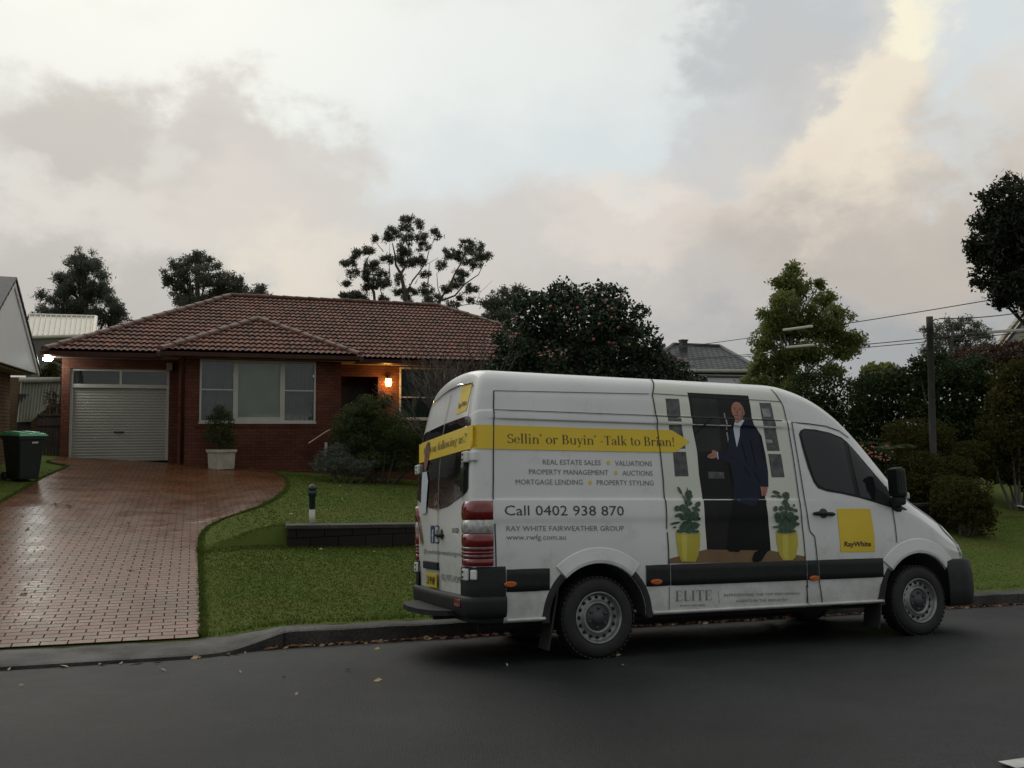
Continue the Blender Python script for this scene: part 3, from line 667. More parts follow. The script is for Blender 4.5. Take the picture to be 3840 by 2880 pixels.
# --- printed picture on the sliding door
def ell(cx, cy, rx, ry, rot=0, n=14):
    c, s = math.cos(R(rot)), math.sin(R(rot))
    return [(cx+rx*math.cos(2*PI*k/n)*c-ry*math.sin(2*PI*k/n)*s, cy+rx*math.cos(2*PI*k/n)*s+ry*math.sin(2*PI*k/n)*c) for k in range(n)]
PRM = ['print_cream', 'print_door', 'print_pane', 'print_window', 'print_suit', 'print_black', 'print_skin', 'print_shirt', 'print_pot', 'print_leaf', 'print_floor', 'print_skin_dark', 'steel_rim', 'print_pot_light']
def picture():
    lay = []
    P_ = lambda mi, Z, *pts: lay.append((mi, sp(Z, *pts)))
    P_(0, Z2, (178, 175), (215, 470), (262, 720), (300, 1000), (312, 1300), (325, 1555), (1388, 1530), (1340, 1160), (1300, 900), (1262, 620), (1215, 370), (1185, 260))
    L2 = lambda mi, Z, *pts: lay.append((mi, sp(Z, *pts)))
    L2(10, ZB, (20, 1270), (600, 1125), (1570, 1145), (2080, 1230), (2085, 1305), (20, 1340))
    P2 = lambda mi, pts, off=0: lay.append((mi, pts))
    L2(1, ZA, (318, 92), (1265, 140), (1340, 540), (1440, 1000), (1500, 1500)); lay[-1] = (1, sp(ZA, (318, 92), (1265, 140), (1340, 540), (1440, 1000)) + sp(ZB, (1500, 450), (1530, 700), (1568, 1150), (605, 1128), (570, 600), (530, 300), (485, 0)) + sp(ZA, (470, 1000), (400, 560)))
    L2(2, ZA, (372, 170), (770, 190), (850, 1000), (620, 1010), (470, 1020), (420, 640))
    L2(3, ZA, (520, 340), (740, 370), (750, 450), (540, 440)); L2(3, ZA, (640, 1320), (890, 1330), (895, 1430), (650, 1430))
    L2(1, ZA, (420, 730), (690, 470), (735, 470), (440, 760))
    for q in (((880, 410), (898, 410), (938, 670), (920, 670)), ((922, 710), (942, 710), (986, 975), (964, 975)), ((992, 1150), (1012, 1150), (1056, 1560), (1042, 1560))): L2(12, ZA, *q)
    # side windows
    for q in (((300, 300), (405, 303), (427, 480), (322, 476)), ((328, 503), (430, 503), (457, 690), (350, 690)), ((358, 713), (460, 715), (481, 905), (374, 905))): L2(3, Z2, *q)
    for q in (((1435, 250), (1615, 255), (1700, 620), (1505, 608)), ((1510, 640), (1700, 645), (1757, 1000), (1562, 1000)), ((1575, 1045), (1775, 1050), (1832, 1410), (1630, 1410))): L2(3, ZA, *q)
    for q in (((1470, 340), (1590, 345), (1620, 470), (1500, 470)), ((1540, 820), (1640, 830), (1640, 880), (1545, 870))): L2(12, ZA, *q)
    # man in suit
    lay.append((5, sp(ZA, (940, 1150), (1010, 1500)) + sp(ZB, (1000, 200), (950, 700), (900, 1120), (940, 1160), (1080, 1168), (1130, 1120), (1565, 1130), (1530, 700), (1500, 450), (1480, 330), (1400, 190))))
    lay.append((4, sp(ZA, (1000, 610), (1045, 560), (1195, 505), (1395, 635), (1470, 770), (1530, 1050), (1572, 1330), (1577, 1560), (1440, 1558), (1445, 1655)) + sp(ZB, (1410, 340), (1300, 480), (1010, 400)) + sp(ZA, (1040, 1500), (985, 1190), (900, 1160), (795, 1140), (785, 1040), (930, 1010), (960, 800))))
    L2(7, ZA, (1040, 590), (1055, 548), (1090, 560), (1195, 500), (1205, 510), (1150, 610), (1130, 760), (1086, 945), (1050, 770))
    L2(6, ZA, (1050, 470), (1180, 480), (1170, 520), (1095, 570), (1052, 548))
    lay.append((6, [S_uw(ZA(*p)) for p in ell(1097, 375, 96, 138, -18, 22)])); lay.append((6, [S_uw(ZA(*p)) for p in ell(1188, 405, 18, 42, -10)]))
    for c in ((1050, 352), (1128, 362)): lay.append((5, [S_uw(ZA(*p)) for p in ell(*c, 15, 6, 5, 8)]))
    for c in ((1048, 332), (1130, 338)): lay.append((11, [S_uw(ZA(*p)) for p in ell(*c, 25, 6, 3, 8)]))
    L2(11, ZA, (1085, 365), (1098, 365), (1102, 418), (1068, 416)); lay.append((11, [S_uw(ZA(*p)) for p in ell(1085, 450, 38, 13, 5)])); lay.append((7, [S_uw(ZA(*p)) for p in ell(1085, 446, 26, 5, 5, 8)]))
    L2(6, ZA, (625, 1080), (660, 1045), (700, 1035), (690, 1000), (722, 985), (772, 1010), (782, 1085), (760, 1112), (690, 1120), (650, 1112), (625, 1100))
    L2(11, ZA, (640, 1082), (720, 1066), (722, 1074), (642, 1092)); L2(7, ZA, (772, 1010), (790, 1020), (800, 1130), (786, 1130))
    lay.append((6, sp(ZA, (1445, 1555), (1565, 1563), (1550, 1655)) + sp(ZB, (1500, 270), (1490, 330), (1470, 300), (1440, 325), (1425, 320), (1420, 270), (1405, 190))))
    L2(11, ZB, (1455, 240), (1468, 240), (1460, 305), (1448, 305))
    L2(5, ZB, (1285, 1265), (1320, 1170), (1430, 1120), (1540, 1130), (1480, 1200), (1425, 1295), (1340, 1325), (1295, 1312))
    for q in (((1195, 520), (1215, 530), (1120, 860), (1090, 950), (1135, 760)), ((1050, 600), (1035, 640), (1060, 820), (1084, 945), (1046, 770))): L2(2, ZA, *q)
    for q in (((1395, 760), (1403, 760), (1470, 1130), (1462, 1520), (1450, 1520), (1458, 1130)), ((1088, 960), (1094, 960), (1120, 1300), (1180, 1560), (1172, 1560), (1112, 1300)), ((800, 1050), (940, 1030), (1000, 1080), (940, 1045), (800, 1062))): L2(12, ZA, *q); lay[-1] = (2, lay[-1][1])
    L2(11, ZA, (1150, 300), (1185, 400), (1182, 470), (1140, 515), (1095, 520), (1140, 480), (1165, 420)); lay[-1] = (11, lay[-1][1])
    L2(2, ZB, (1235, 460), (1245, 460), (1290, 1110), (1276, 1110))
    for x0, y0, x1, y1 in ((1150, 860, 1240, 1180), (1290, 820, 1380, 1250), (1440, 760, 1500, 1150), (1200, 1260, 1290, 1400), (1350, 1330, 1440, 1480), (960, 1080, 1080, 1110)): L2(5, ZA, (x0, y0), (x0+14, y0), (x1+8, y1), (x1, y1)); lay[-1] = (5, lay[-1][1])
    # pots
    L2(8, ZB, (128, 865), (310, 900), (497, 865), (497, 1060), (472, 1220), (430, 1312), (220, 1312), (170, 1200), (140, 1000))
    L2(8, ZB, (1640, 862), (1800, 890), (1962, 850), (1978, 1060), (1940, 1240), (1890, 1290), (1750, 1290), (1690, 1200), (1650, 1000))
    for q in (((215, 905), (300, 912), (300, 1300), (250, 1300), (220, 1200)), ((1740, 900), (1820, 900), (1830, 1280), (1770, 1280), (1745, 1180))): lay.append((13, sp(ZB, *q)))
    lv = [(190, 240, 18, 70, -30), (320, 290, 50, 60, 20), (345, 350, 30, 55, 30), (320, 430, 60, 40, 10), (150, 510, 45, 45, 0), (230, 500, 50, 55, 10), (460, 450, 38, 50, 40), (430, 520, 70, 30, 20), (300, 560, 60, 60, 0), (170, 610, 60, 28, -15), (410, 600, 70, 50, 10), (240, 640, 50, 50, 0), (430, 660, 75, 36, 5), (330, 660, 50, 60, 0), (120, 730, 85, 18, -12), (300, 740, 90, 45, 0), (420, 770, 55, 50, 15), (110, 795, 30, 15, -10), (240, 800, 60, 60, 0), (330, 830, 80, 55, 0), (440, 740, 60, 18, 25), (255, 360, 12, 70, -25), (300, 480, 14, 300, 0), (200, 850, 70, 25, 0), (420, 855, 60, 25, 0)]
    lr = [(1640, 270, 60, 25, 20), (1600, 325, 45, 14, 0), (1690, 335, 50, 25, 30), (1785, 310, 55, 50, 0), (1800, 350, 40, 40, 0), (1770, 420, 45, 40, 0), (1630, 515, 32, 42, 0), (1715, 510, 40, 40, 0), (1800, 480, 45, 60, 0), (1860, 520, 50, 30, 20), (1905, 465, 18, 22, 0), (1930, 540, 35, 25, 30), (1660, 620, 50, 55, 0), (1750, 600, 60, 50, 0), (1850, 620, 60, 60, 0), (1930, 650, 45, 40, 0), (1690, 690, 60, 40, 0), (1780, 700, 70, 50, 0), (1880, 700, 60, 50, 0), (1640, 790, 60, 16, 0), (1740, 780, 80, 50, 0), (1850, 780, 80, 50, 0), (1945, 745, 45, 30, 0), (1790, 850, 150, 30, 0), (1790, 560, 14, 280, 0)]
    for i, q in enumerate(lv+lr): lay.append((9, [S_uw(ZB(*p)) for p in ell(*q, 11)]))
    polys = {}
    # each layer of ink sits a hair above the one below it
    bm_all = bmesh.new()
    for i, (mi, poly) in enumerate(lay):
        bm = bmesh.new(); vs_ = [bm.verts.new((a, b, 0)) for a, b in poly]
        try: bm.faces.new(vs_)
        except Exception: bm.free(); continue
        bmesh.ops.triangulate(bm, faces=bm.faces)
        for ax, n in ((0, (1, 0, 0)), (1, (0, 1, 0))):
            cs = [v.co[ax] for v in bm.verts]; ds = (.08, .02)[ax]; k = (math.floor(min(cs)/ds)+1)*ds
            while k < max(cs):
                bmesh.ops.bisect_plane(bm, geom=bm.verts[:]+bm.edges[:]+bm.faces[:], plane_co=Vector(n)*k, plane_no=n); k += ds
        off = .0022 + .0009*{0: 0, 10: 1, 1: 1, 3: 1, 2: 2, 5: 3, 4: 4, 8: 4, 7: 5, 6: 6, 9: 6, 11: 7, 12: 3, 13: 5}[mi] + (.00011*i if mi in (9,) else .00002*i)
        if mi == 5 and len(poly) < 10: off = .0022+.0009*8
        if mi == 1 and i > 5: off = .0022+.0009*3
        mp_ = {v: bm_all.verts.new(on_side(v.co.x, v.co.y, off)) for v in bm.verts}
        for f in bm.faces:
            try: g = bm_all.faces.new([mp_[v] for v in f.verts]); g.material_index = mi
            except Exception: pass
        bm.free()
    bm_all.normal_update(); bmesh.ops.reverse_faces(bm_all, faces=[f for f in bm_all.faces if f.normal.y > 0])
    o = bobj('door_picture', bm_all, PRM, van); o['label'] = 'printed picture of a man in a dark suit at a doorway between two yellow pots'
picture()
# --- yellow arrow and lettering on the side
def arrow():
    pts = [(1850, 1594), (2000, 1599), (2200, 1606), (2400, 1611), Z2(350, 547), Z2(488, 635), Z2(375, 718), (2400, 1695), (2200, 1691), (2000, 1687), (1850, 1684)]
    uw = [S_uw(p) for p in pts]; global ST; ST = (uw[0][1], uw[-1][1]); uw = [(-1.15, ST[0])] + uw + [(-1.15, ST[1])]
    flat('yellow_arrow_stripe', [uw], 'vinyl_yellow', on_side, .0075, .03)
arrow()
flat('slogan_lettering', side_text('', 'Sellin’ or Buyin’ -Talk to Brian!', Z1(890, 690), Z2(368, 671), Z1(890, 612)[1], f=serif, cap=1.), 'vinyl_brown_ink', on_side, .0095, 0)
SM = []
for s, a, b, top in (('REAL ESTATE SALES', (1185, 866), (1665, 872), 822), ('VALUATIONS', (1783, 876), (2090, 880), 832), ('PROPERTY MANAGEMENT', (1070, 948), (1728, 954), 903), ('AUCTIONS', (1845, 958), (2095, 960), 914), ('MORTGAGE LENDING', (960, 1032), (1515, 1034), 987), ('PROPERTY STYLING', (1632, 1036), (2103, 1040), 993)):
    SM += side_text('', s, Z1(*a), Z1(*b), Z1(0, top)[1])
flat('services_lettering', SM, 'vinyl_ink_soft', on_side, .004, 0)
for x, y in ((1728, 852), (1790, 936), (1577, 1016)): flat('bullet_dot', [[S_uw(Z1(x+14*math.cos(k*PI/5), y+17*math.sin(k*PI/5))) for k in range(10)]], 'vinyl_yellow', on_side, .004, 0)
flat('phone_lettering', side_text('', 'Call 0402 938 870', Z1(868, 1288), Z1(1858, 1290), Z1(0, 1200)[1]), 'vinyl_ink', on_side, .004, 0)
flat('company_lettering', side_text('', 'RAY WHITE FAIRWEATHER GROUP', Z1(882, 1418), Z1(1858, 1416), Z1(0, 1373)[1]) + side_text('', 'www.rwfg.com.au', Z1(882, 1490), Z1(1375, 1489), Z1(0, 1445)[1]), 'vinyl_ink_soft', on_side, .004, 0)
flat('skirt_lettering', side_text('', 'ELITE', Z5(335, 78), Z5(528, 72), Z5(0, 22)[1], f=serif, cap=1.) + side_text('', 'PERFORMER', Z5(358, 108), Z5(495, 104), Z5(0, 97)[1]) + side_text('', 'REPRESENTING THE TOP PERFORMING', Z5(596, 53), Z5(1005, 43), Z5(0, 38)[1]) + side_text('', 'AGENTS IN THE INDUSTRY', Z5(660, 84), Z5(938, 77), Z5(0, 69)[1]) + line_poly(sp(Z5, (564, 20), (570, 90)), .004), 'vinyl_ink_soft', on_side, .004, 0)
flat('door_sign', [sp(Z3, (530, 752), (640, 751), (760, 752), (768, 800), (790, 945), (793, 1048), (670, 1050), (557, 1050), (545, 900))], 'vinyl_yellow', on_side, .004, .05)
flat('door_sign_lettering', side_text('', 'RayWhite', Z3(580, 1012), Z3(765, 1010), Z3(0, 977)[1], slant=.12, bold=.028), 'vinyl_ink', on_side, .0065, 0)
# --- seams
def seam(Z, *pts, w=.011):
    flat('panel_seam', line_poly(sp(Z, *pts), w), 'seam_gap', on_side, .0085, .04); return []
SE = seam(Z1, (775, 255), (774, 410), (773, 700), (772, 1000), (772, 1160)) + seam(Z4, (785, 140), (790, 300), (795, 500)) + seam(Z1, (2065, 160), (2090, 290), (2118, 450), (2135, 600), (2160, 800), (2180, 1000), (2200, 1165), (2210, 1400))
SE += seam(Z2, (313, 1340), (322, 1450), (325, 1570), (330, 1680)) + seam(Z2, (1175, 215), (1210, 350), (1245, 480), (1290, 740), (1330, 1020), (1365, 1310), (1385, 1520), (1395, 1700)) + seam(Z2, (1400, 1700), (1405, 1770))
SE += seam(Z3, (215, 155), (250, 350), (285, 560), (315, 740), (338, 890), (345, 910), (375, 945), (388, 1050), (400, 1200), (413, 1290), (428, 1410)) + seam(Z3, (215, 155), (330, 165), (450, 182), (545, 215), (610, 262))
SE += seam(Z3, (910, 745), (930, 860), (943, 985)) + seam(Z3, (428, 1410), (600, 1420), (800, 1410), (835, 1270)) + seam(Z3, (320, 1280), (322, 1430))
flat('roof_joint', line_poly([(-.965, 2.18), (.6, 2.18), (1.4, 2.18), (2.13, 2.18)], .009), 'seam_gap', on_side, .009, .05)
SE += seam(Z5, (300, 0), (298, 125), w=.006) + seam(Z5, (1042, 20), (1036, 105), w=.006) + seam(Z1, (780, 256), (2065, 283), w=.006) + seam(Z2, (195, 262), (1190, 325), w=.006)
# hood line, headlight
flat('hood_seam', line_poly(sp(Z3, (1000, 690), (1100, 740), (1200, 790), (1290, 850)), .008), 'seam_gap', on_side, .003, .06)
def headlamp(sgn):
    pts = sp(Z3, (1288, 857), (1330, 868), (1362, 935), (1392, 1010), (1404, 1085), (1380, 1075), (1345, 985), (1305, 915))
    return flat('headlight', [pts], 'headlight_glass', lambda u, w, off: on_side(u, w, off, sgn), .012, .06)
headlamp(-1); headlamp(1)
# cab door glass
def cabglass(sgn):
    f = lambda u, w, off: on_side(u, w, off, sgn)
    fr_ = flat('window_surround', [sp(Z3, (268, 235), (280, 210), (305, 198), (380, 204), (480, 226), (560, 258), (600, 290), (680, 380), (790, 510), (868, 600), (905, 690), (1015, 762), (900, 742), (800, 710), (680, 675), (560, 648), (460, 632), (400, 610), (370, 570), (330, 470), (290, 330))], 'black_plastic', f, .004, .06)
    g = flat('side_glass', [sp(Z3, (280, 240), (292, 215), (320, 211), (470, 236), (565, 276), (595, 400), (625, 530), (655, 655), (540, 632), (440, 610), (400, 590), (372, 545), (335, 430), (300, 320))], 'van_glass', f, .008, .06, fr_)
    flat('side_glass', [sp(Z3, (604, 305), (690, 405), (775, 510), (790, 600), (785, 690), (690, 668), (655, 520), (625, 400))], 'van_glass', f, .008, .06, fr_)
cabglass(-1); cabglass(1)
# pale cloth seen behind the quarter glass lies on the dashboard
def windscreen():
    bm = bmesh.new(); us = [2.62+.1*i for i in range(12)]; vs_ = [-.7+.1*i for i in range(15)]
    g = [[bm.verts.new(on_top(u+.02, v, .006)) for v in vs_] for u in us]
    for i in range(len(us)-1):
        for j in range(len(vs_)-1): bm.faces.new((g[i][j], g[i+1][j], g[i+1][j+1], g[i][j+1])).smooth = True
    bobj('windscreen', bm, 'van_glass', van)
windscreen()
# door handle
def handle(Z, l, r, on, rear=False):
    a, b = (S_uw(Z(*l)), S_uw(Z(*r))) if not rear else (l, r)
    bm = bmesh.new(); n = 9
    pts = []
    for i in range(n):
        t = i/(n-1); pts.append(on(lerp(a[0], b[0], t), lerp(a[1], b[1], t), .012+.035*math.sin(PI*t)))
    tube(bm, pts, [.012]+[.02]*(n-2)+[.012], 8)
    o = bobj('door_handle', bm, 'black_plastic', van)
    c = ((a[0]+b[0])/2, (a[1]+b[1])/2)
    flat('recess', [ell(c[0], c[1]+.006, .055, .05)], 'dark_hub', on, .003, 0, o)
handle(Z3, (365, 785), (510, 791), on_side)
# mouldings along the flank
def band(name, u0, u1, w0, w1, m, off=.016, sgn=-1, step=.12, bulge=0.):
    bm = bmesh.new(); us = list(np.linspace(u0, u1, max(2, int((u1-u0)/step)+1))); ws = [w0+.002, w0+.012, lerp(w0, w1, .35), lerp(w0, w1, .7), w1-.012, w1-.002]; offs = [-.01, off, off+bulge, off+bulge, off, -.01]
    rows = []
    for u in us:
        e = .5 if u in (us[0], us[-1]) else 1
        rows.append([bm.verts.new(on_side(clamp(u, -1.0, 4.25), w, o*e if o > 0 else o, sgn)) for w, o in zip(ws, offs)])
    for i in range(len(us)-1):
        for j in range(5):
            f = bm.faces.new((rows[i][j], rows[i+1][j], rows[i+1][j+1], rows[i][j+1])); f.smooth = True
    bmesh.ops.recalc_face_normals(bm, faces=bm.faces); bm.normal_update()
    if sum(f.normal.y*sgn*f.calc_area() for f in bm.faces) < 0: bmesh.ops.reverse_faces(bm, faces=bm.faces)
    return bobj(name, bm, m, van)
for sgn in (-1, 1):
    for u0, u1 in ((-.875, -.475), (.475, .726), (.734, 2.262), (2.27, 2.405), (2.413, 3.215)):
        band('side_moulding', u0, u1, .597, .802, 'black_plastic', sgn=sgn)
    for u0, u1 in ((-.875, -.47), (.40, 2.262), (2.27, 3.20)):
        bm = bmesh.new(); tube(bm, [on_side(u, .372, .012, sgn) for u in np.linspace(u0, u1, 12)], .016, 6); bobj('sill_lip', bm, 'white_paint_van', van)
# wheel-arch flares and inner plastic
def arch(uc, zc, r0, r1, a0, a1, m, name, off, sgn, dip=0.):
    bm = bmesh.new(); n = 30; rows = []
    rs = [r0, r0+.004, r0+.03, r1-.012, r1]; of = [-.06, off*1.1, off*1.25, off*.45, -.004]
    for i in range(n+1):
        a = R(lerp(a0, a1, i/n)); row = []
        for r, o in zip(rs, of):
            q = on_side(uc+r*math.cos(a), zc+r*math.sin(a), 0, sgn); q.y = sgn*(max(abs(q.y), .955)+o); row.append(bm.verts.new(q))
        rows.append(row)
    for i in range(n):
        for j in range(len(rs)-1):
            f = bm.faces.new((rows[i][j], rows[i+1][j], rows[i+1][j+1], rows[i][j+1])); f.smooth = False
    bmesh.ops.recalc_face_normals(bm, faces=bm.faces); bm.normal_update()
    if sum(f.normal.y*sgn*f.calc_area() for f in bm.faces) < 0: bmesh.ops.reverse_faces(bm, faces=bm.faces)
    return bobj(name, bm, m, van)
for sgn in (-1, 1):
    arch(0, .35, .475, .62, 48, 132, 'white_paint_van', 'wheel_arch', .022, sgn)
    arch(3.69, .36, .475, .63, 41, 139, 'white_paint_van', 'wheel_arch', .022, sgn)
    for uc in (0, 3.69):
        for a0, a1 in ((-2, 47), (133, 182)):
            if uc and a0 == -2: a1 = 40
            if uc and a0 == 133: a0 = 140
            arch(uc, .35, .474, .545, a0, a1, 'dark_rubber', 'arch_liner', .012, sgn)
# wheels
def wheel(uc, sgn, lab=None):
    o = bpy.data.objects.new('wheel', None); COL.objects.link(o); o.parent = van; o.location = (uc, sgn*.85, .352)
    M = Matrix.Rotation(PI/2*(1 if sgn < 0 else -1), 4, 'X')
    bm = bmesh.new()
    lathe(bm, [(.225, -.10), (.25, -.115), (.30, -.117), (.335, -.10), (.35, -.07), (.354, 0), (.35, .07), (.335, .10), (.325, .108), (.30, .117), (.262, .118), (.235, .112), (.222, .10)], 56, M)
    for k in range(48):        # tread blocks
        a = 2*PI*k/48
        for h in (-.07, 0, .07):
            box(bm, M @ Vector((.352*math.cos(a), .352*math.sin(a), h)), (.012, .03, .05), (M.to_3x3() @ Matrix.Rotation(a, 3, 'Z')))
    t = bobj('tyre', bm, 'dark_rubber', o)
    bm = bmesh.new()
    lathe(bm, [(.222, .10), (.226, .108), (.220, .114), (.212, .108), (.205, .085), (.198, .062), (.188, .058), (.165, .064), (.148, .07), (.138, .088), (.130, .094), (.121, .088), (.116, .07), (.05, .072), (.0, .072)], 56, M)
    for k in range(16):
        a = 2*PI*k/16; lathe(bm, [(.0175, .050), (.0175, .0655), (.0, .0655)], 14, M @ Matrix.Translation((.172*math.cos(a), .172*math.sin(a), .0)), mi=1, smooth=False)
    rim = bobj('rim', bm, ['steel_rim', 'underbody'], o)
    bm = bmesh.new(); lathe(bm, [(.117, .071), (.112, .078), (.06, .08), (.055, .092), (.048, .1), (.0, .1)], 40, M)
    for k in range(6):
        a = 2*PI*k/6+.4; lathe(bm, [(.0135, .078), (.0135, .092), (.0, .094)], 8, M @ Matrix.Translation((.085*math.cos(a), .085*math.sin(a), 0)))
    bobj('hub_cap', bm, 'dark_hub', rim)
for uc in (0, 3.68):
    for sgn in (-1, 1): wheel(uc, sgn)
# underside and mud flaps
bm = bmesh.new()
box(bm, Vector((1.75, 0, .36)), (5.4, 1.5, .14)); box(bm, Vector((1.3, .35, .27)), (1.3, .5, .2), bev=.03); box(bm, Vector((0, 0, .33)), (.16, 1.5, .14)); box(bm, Vector((3.68, 0, .30)), (.3, 1.4, .12)); tube(bm, [(2.6, -.35, .25), (.6, -.35, .24), (.2, -.5, .3), (-1.0, -.55, .27)], .035, 8)
bobj('chassis', bm, 'underbody', van)
for u, w0, w1 in ((-.47, .10, .62), (3.14, .10, .60)):
    for sgn in (-1, 1):
        bm = bmesh.new(); prism(bm, [Vector((u-.03, sgn*.74, w0)), Vector((u-.03, sgn*.965, w0)), Vector((u+.07, sgn*.965, w1)), Vector((u+.07, sgn*.74, w1))], Vector((.015, 0, 0))); bobj('mud_flap', bm, 'dark_rubber', van)
# markers
for p in ((4, 908, 642), (4, 2118, 622), (3, 368, 1230)):
    c = S_uw({4: Z4, 3: Z3}[p[0]](p[1], p[2]))
    bm = bmesh.new(); n = 16; q = [(c[0]+.058*math.cos(2*PI*k/n)*(1 if abs(math.cos(2*PI*k/n)) < .8 else 1), c[1]+.024*math.sin(2*PI*k/n)) for k in range(n)]
    rings = [[bm.verts.new(on_side(c[0]+(a-c[0])*s, c[1]+(b-c[1])*s, o)) for a, b in q] for s, o in ((1, .012), (1, .028), (.75, .034))]
    for r0, r1 in zip(rings, rings[1:]):
        for k in range(n): bm.faces.new((r0[k], r0[(k+1) % n], r1[(k+1) % n], r1[k]))
    bm.faces.new(rings[-1]); bmesh.ops.recalc_face_normals(bm, faces=bm.faces)
    bobj('side_marker', bm, 'orange_lens', van)
# mirrors
for sgn in (-1, 1):
    bm = bmesh.new()
    box(bm, Vector((3.40, sgn*1.07, 1.56)), (.12, .17, .31), bev=.04); box(bm, Vector((3.40, sgn*1.06, 1.37)), (.11, .14, .09), bev=.03)
    tube(bm, [(3.5, sgn*.93, 1.30), (3.43, sgn*1.0, 1.33), (3.40, sgn*1.06, 1.36)], [.06, .05, .045], 8); tube(bm, [(3.42, sgn*.93, 1.33), (3.44, sgn*1.05, 1.42)], .03, 6)
    mo = bobj('wing_mirror', bm, 'black_plastic', van)
    bm = bmesh.new(); box(bm, Vector((3.338, sgn*1.075, 1.57)), (.006, .13, .24)); bobj('mirror_glass', bm, 'van_glass', mo)
    bm = bmesh.new(); box(bm, Vector((3.46, sgn*1.12, 1.42)), (.04, .06, .07), bev=.015); bobj('indicator', bm, 'clear_lens', mo)
    flat('mirror_base', [sp(Z3, (790, 600), (868, 600), (905, 690), (1015, 762), (900, 742), (790, 700))], 'black_plastic', lambda u, w, off, s=sgn: on_side(u, w, off, s), .014, 0)
# bumpers: path around the corner, profile by height
def cornerpath(rad_pts, prof, name, m, parent=None, closed_end=True):
    bm = bmesh.new(); rows = []
    for (u, v), (nu, nv) in rad_pts:
        rows.append([bm.verts.new((u+nu*o, v+nv*o, w)) for w, o in prof])
    for i in range(len(rows)-1):
        for j in range(len(prof)-1):
            f = bm.faces.new((rows[i][j], rows[i+1][j], rows[i+1][j+1], rows[i][j+1])); f.smooth = True
    bmesh.ops.recalc_face_normals(bm, faces=bm.faces); bm.normal_update()
    return bobj(name, bm, m, parent or van)
def plan_rear(v0=-1., v1=1., n=12, ue=-.885, half=.972, rr=.11, uc=-1.19):
    pts = []
    for u in np.linspace(ue, uc+rr, 4): pts.append(((u, -half), (0, -1)))
    for k in range(1, 8):
        a = R(90*k/8); pts.append(((uc+rr-rr*math.sin(a), -half+rr-rr*math.cos(a)), (-math.sin(a), -math.cos(a))))
    for t in np.linspace(-1, 1, 15):
        v = t*(half-rr); pts.append(((uc-.03*(1-t*t), v), (-1, 0)))
    for k in range(1, 9):
        a = R(90-90*k/8); pts.append(((uc+rr-rr*math.sin(a), half-rr+rr*math.cos(a)), (-math.sin(a), math.cos(a))))
    for u in np.linspace(uc+rr, ue, 4)[1:]: pts.append(((u, half), (0, 1)))
    return pts
PR = plan_rear()
cornerpath(PR, [(.41, -.2), (.395, .0), (.41, .025), (.45, .04), (.53, .048), (.56, .043), (.575, .025), (.578, -.01)], 'rear_bumper', 'black_plastic')
cor = [p for p in PR if p[0][1] < -.70]
cornerpath(cor, [(.565, .012), (.575, .016), (.66, .016), (.80, .014), (.822, .008), (.824, -.03)], 'bumper_corner', 'black_plastic')
cornerpath([p for p in PR if p[0][1] > .70], [(.565, .012), (.575, .016), (.66, .016), (.80, .014), (.822, .008), (.824, -.03)], 'bumper_corner', 'black_plastic')
bm = bmesh.new(); box(bm, Vector((-1.243, -.74, .515)), (.02, .16, .065), bev=.008); bobj('rear_reflector', bm, 'red_lens', van)
def front_bumper():
    pts = [((u, -.965), (0, -1)) for u in (4.06, 4.15)]
    for k in range(0, 13):
        a = R(90*k/12); pts.append(((4.2+.385*math.sin(a)**.8, -.955+.30*(1-math.cos(a))), (math.sin(a), -math.cos(a))))
    pts += [((4.585+.03*(1-(v/.65)**2), v), (1, 0)) for v in np.linspace(-.6, .6, 7)]
    for (p, n) in [q for q in pts if q[0][1] < -.62][::-1]: pts.append(((p[0], -p[1]), (n[0], -n[1])))
    cornerpath(pts, [(.30, -.2), (.28, -.01), (.30, .015), (.45, .03), (.60, .03), (.74, .012), (.762, .0), (.765, -.1)], 'front_bumper', 'black_plastic')
front_bumper()
bm = bmesh.new(); arch_pts = [(-1.18, .62), (-1.30, .62), (-1.42, .5), (-1.48, .28), (-1.5, 0), (-1.48, -.28), (-1.42, -.5), (-1.30, -.62), (-1.18, -.62)]
prism(bm, [Vector((u, v, .395)) for u, v in arch_pts], Vector((0, 0, .045))); box(bm, Vector((-1.15, .35, .37)), (.4, .06, .05)); box(bm, Vector((-1.15, -.35, .37)), (.4, .06, .05))
bobj('rear_step', bm, 'black_plastic', van)
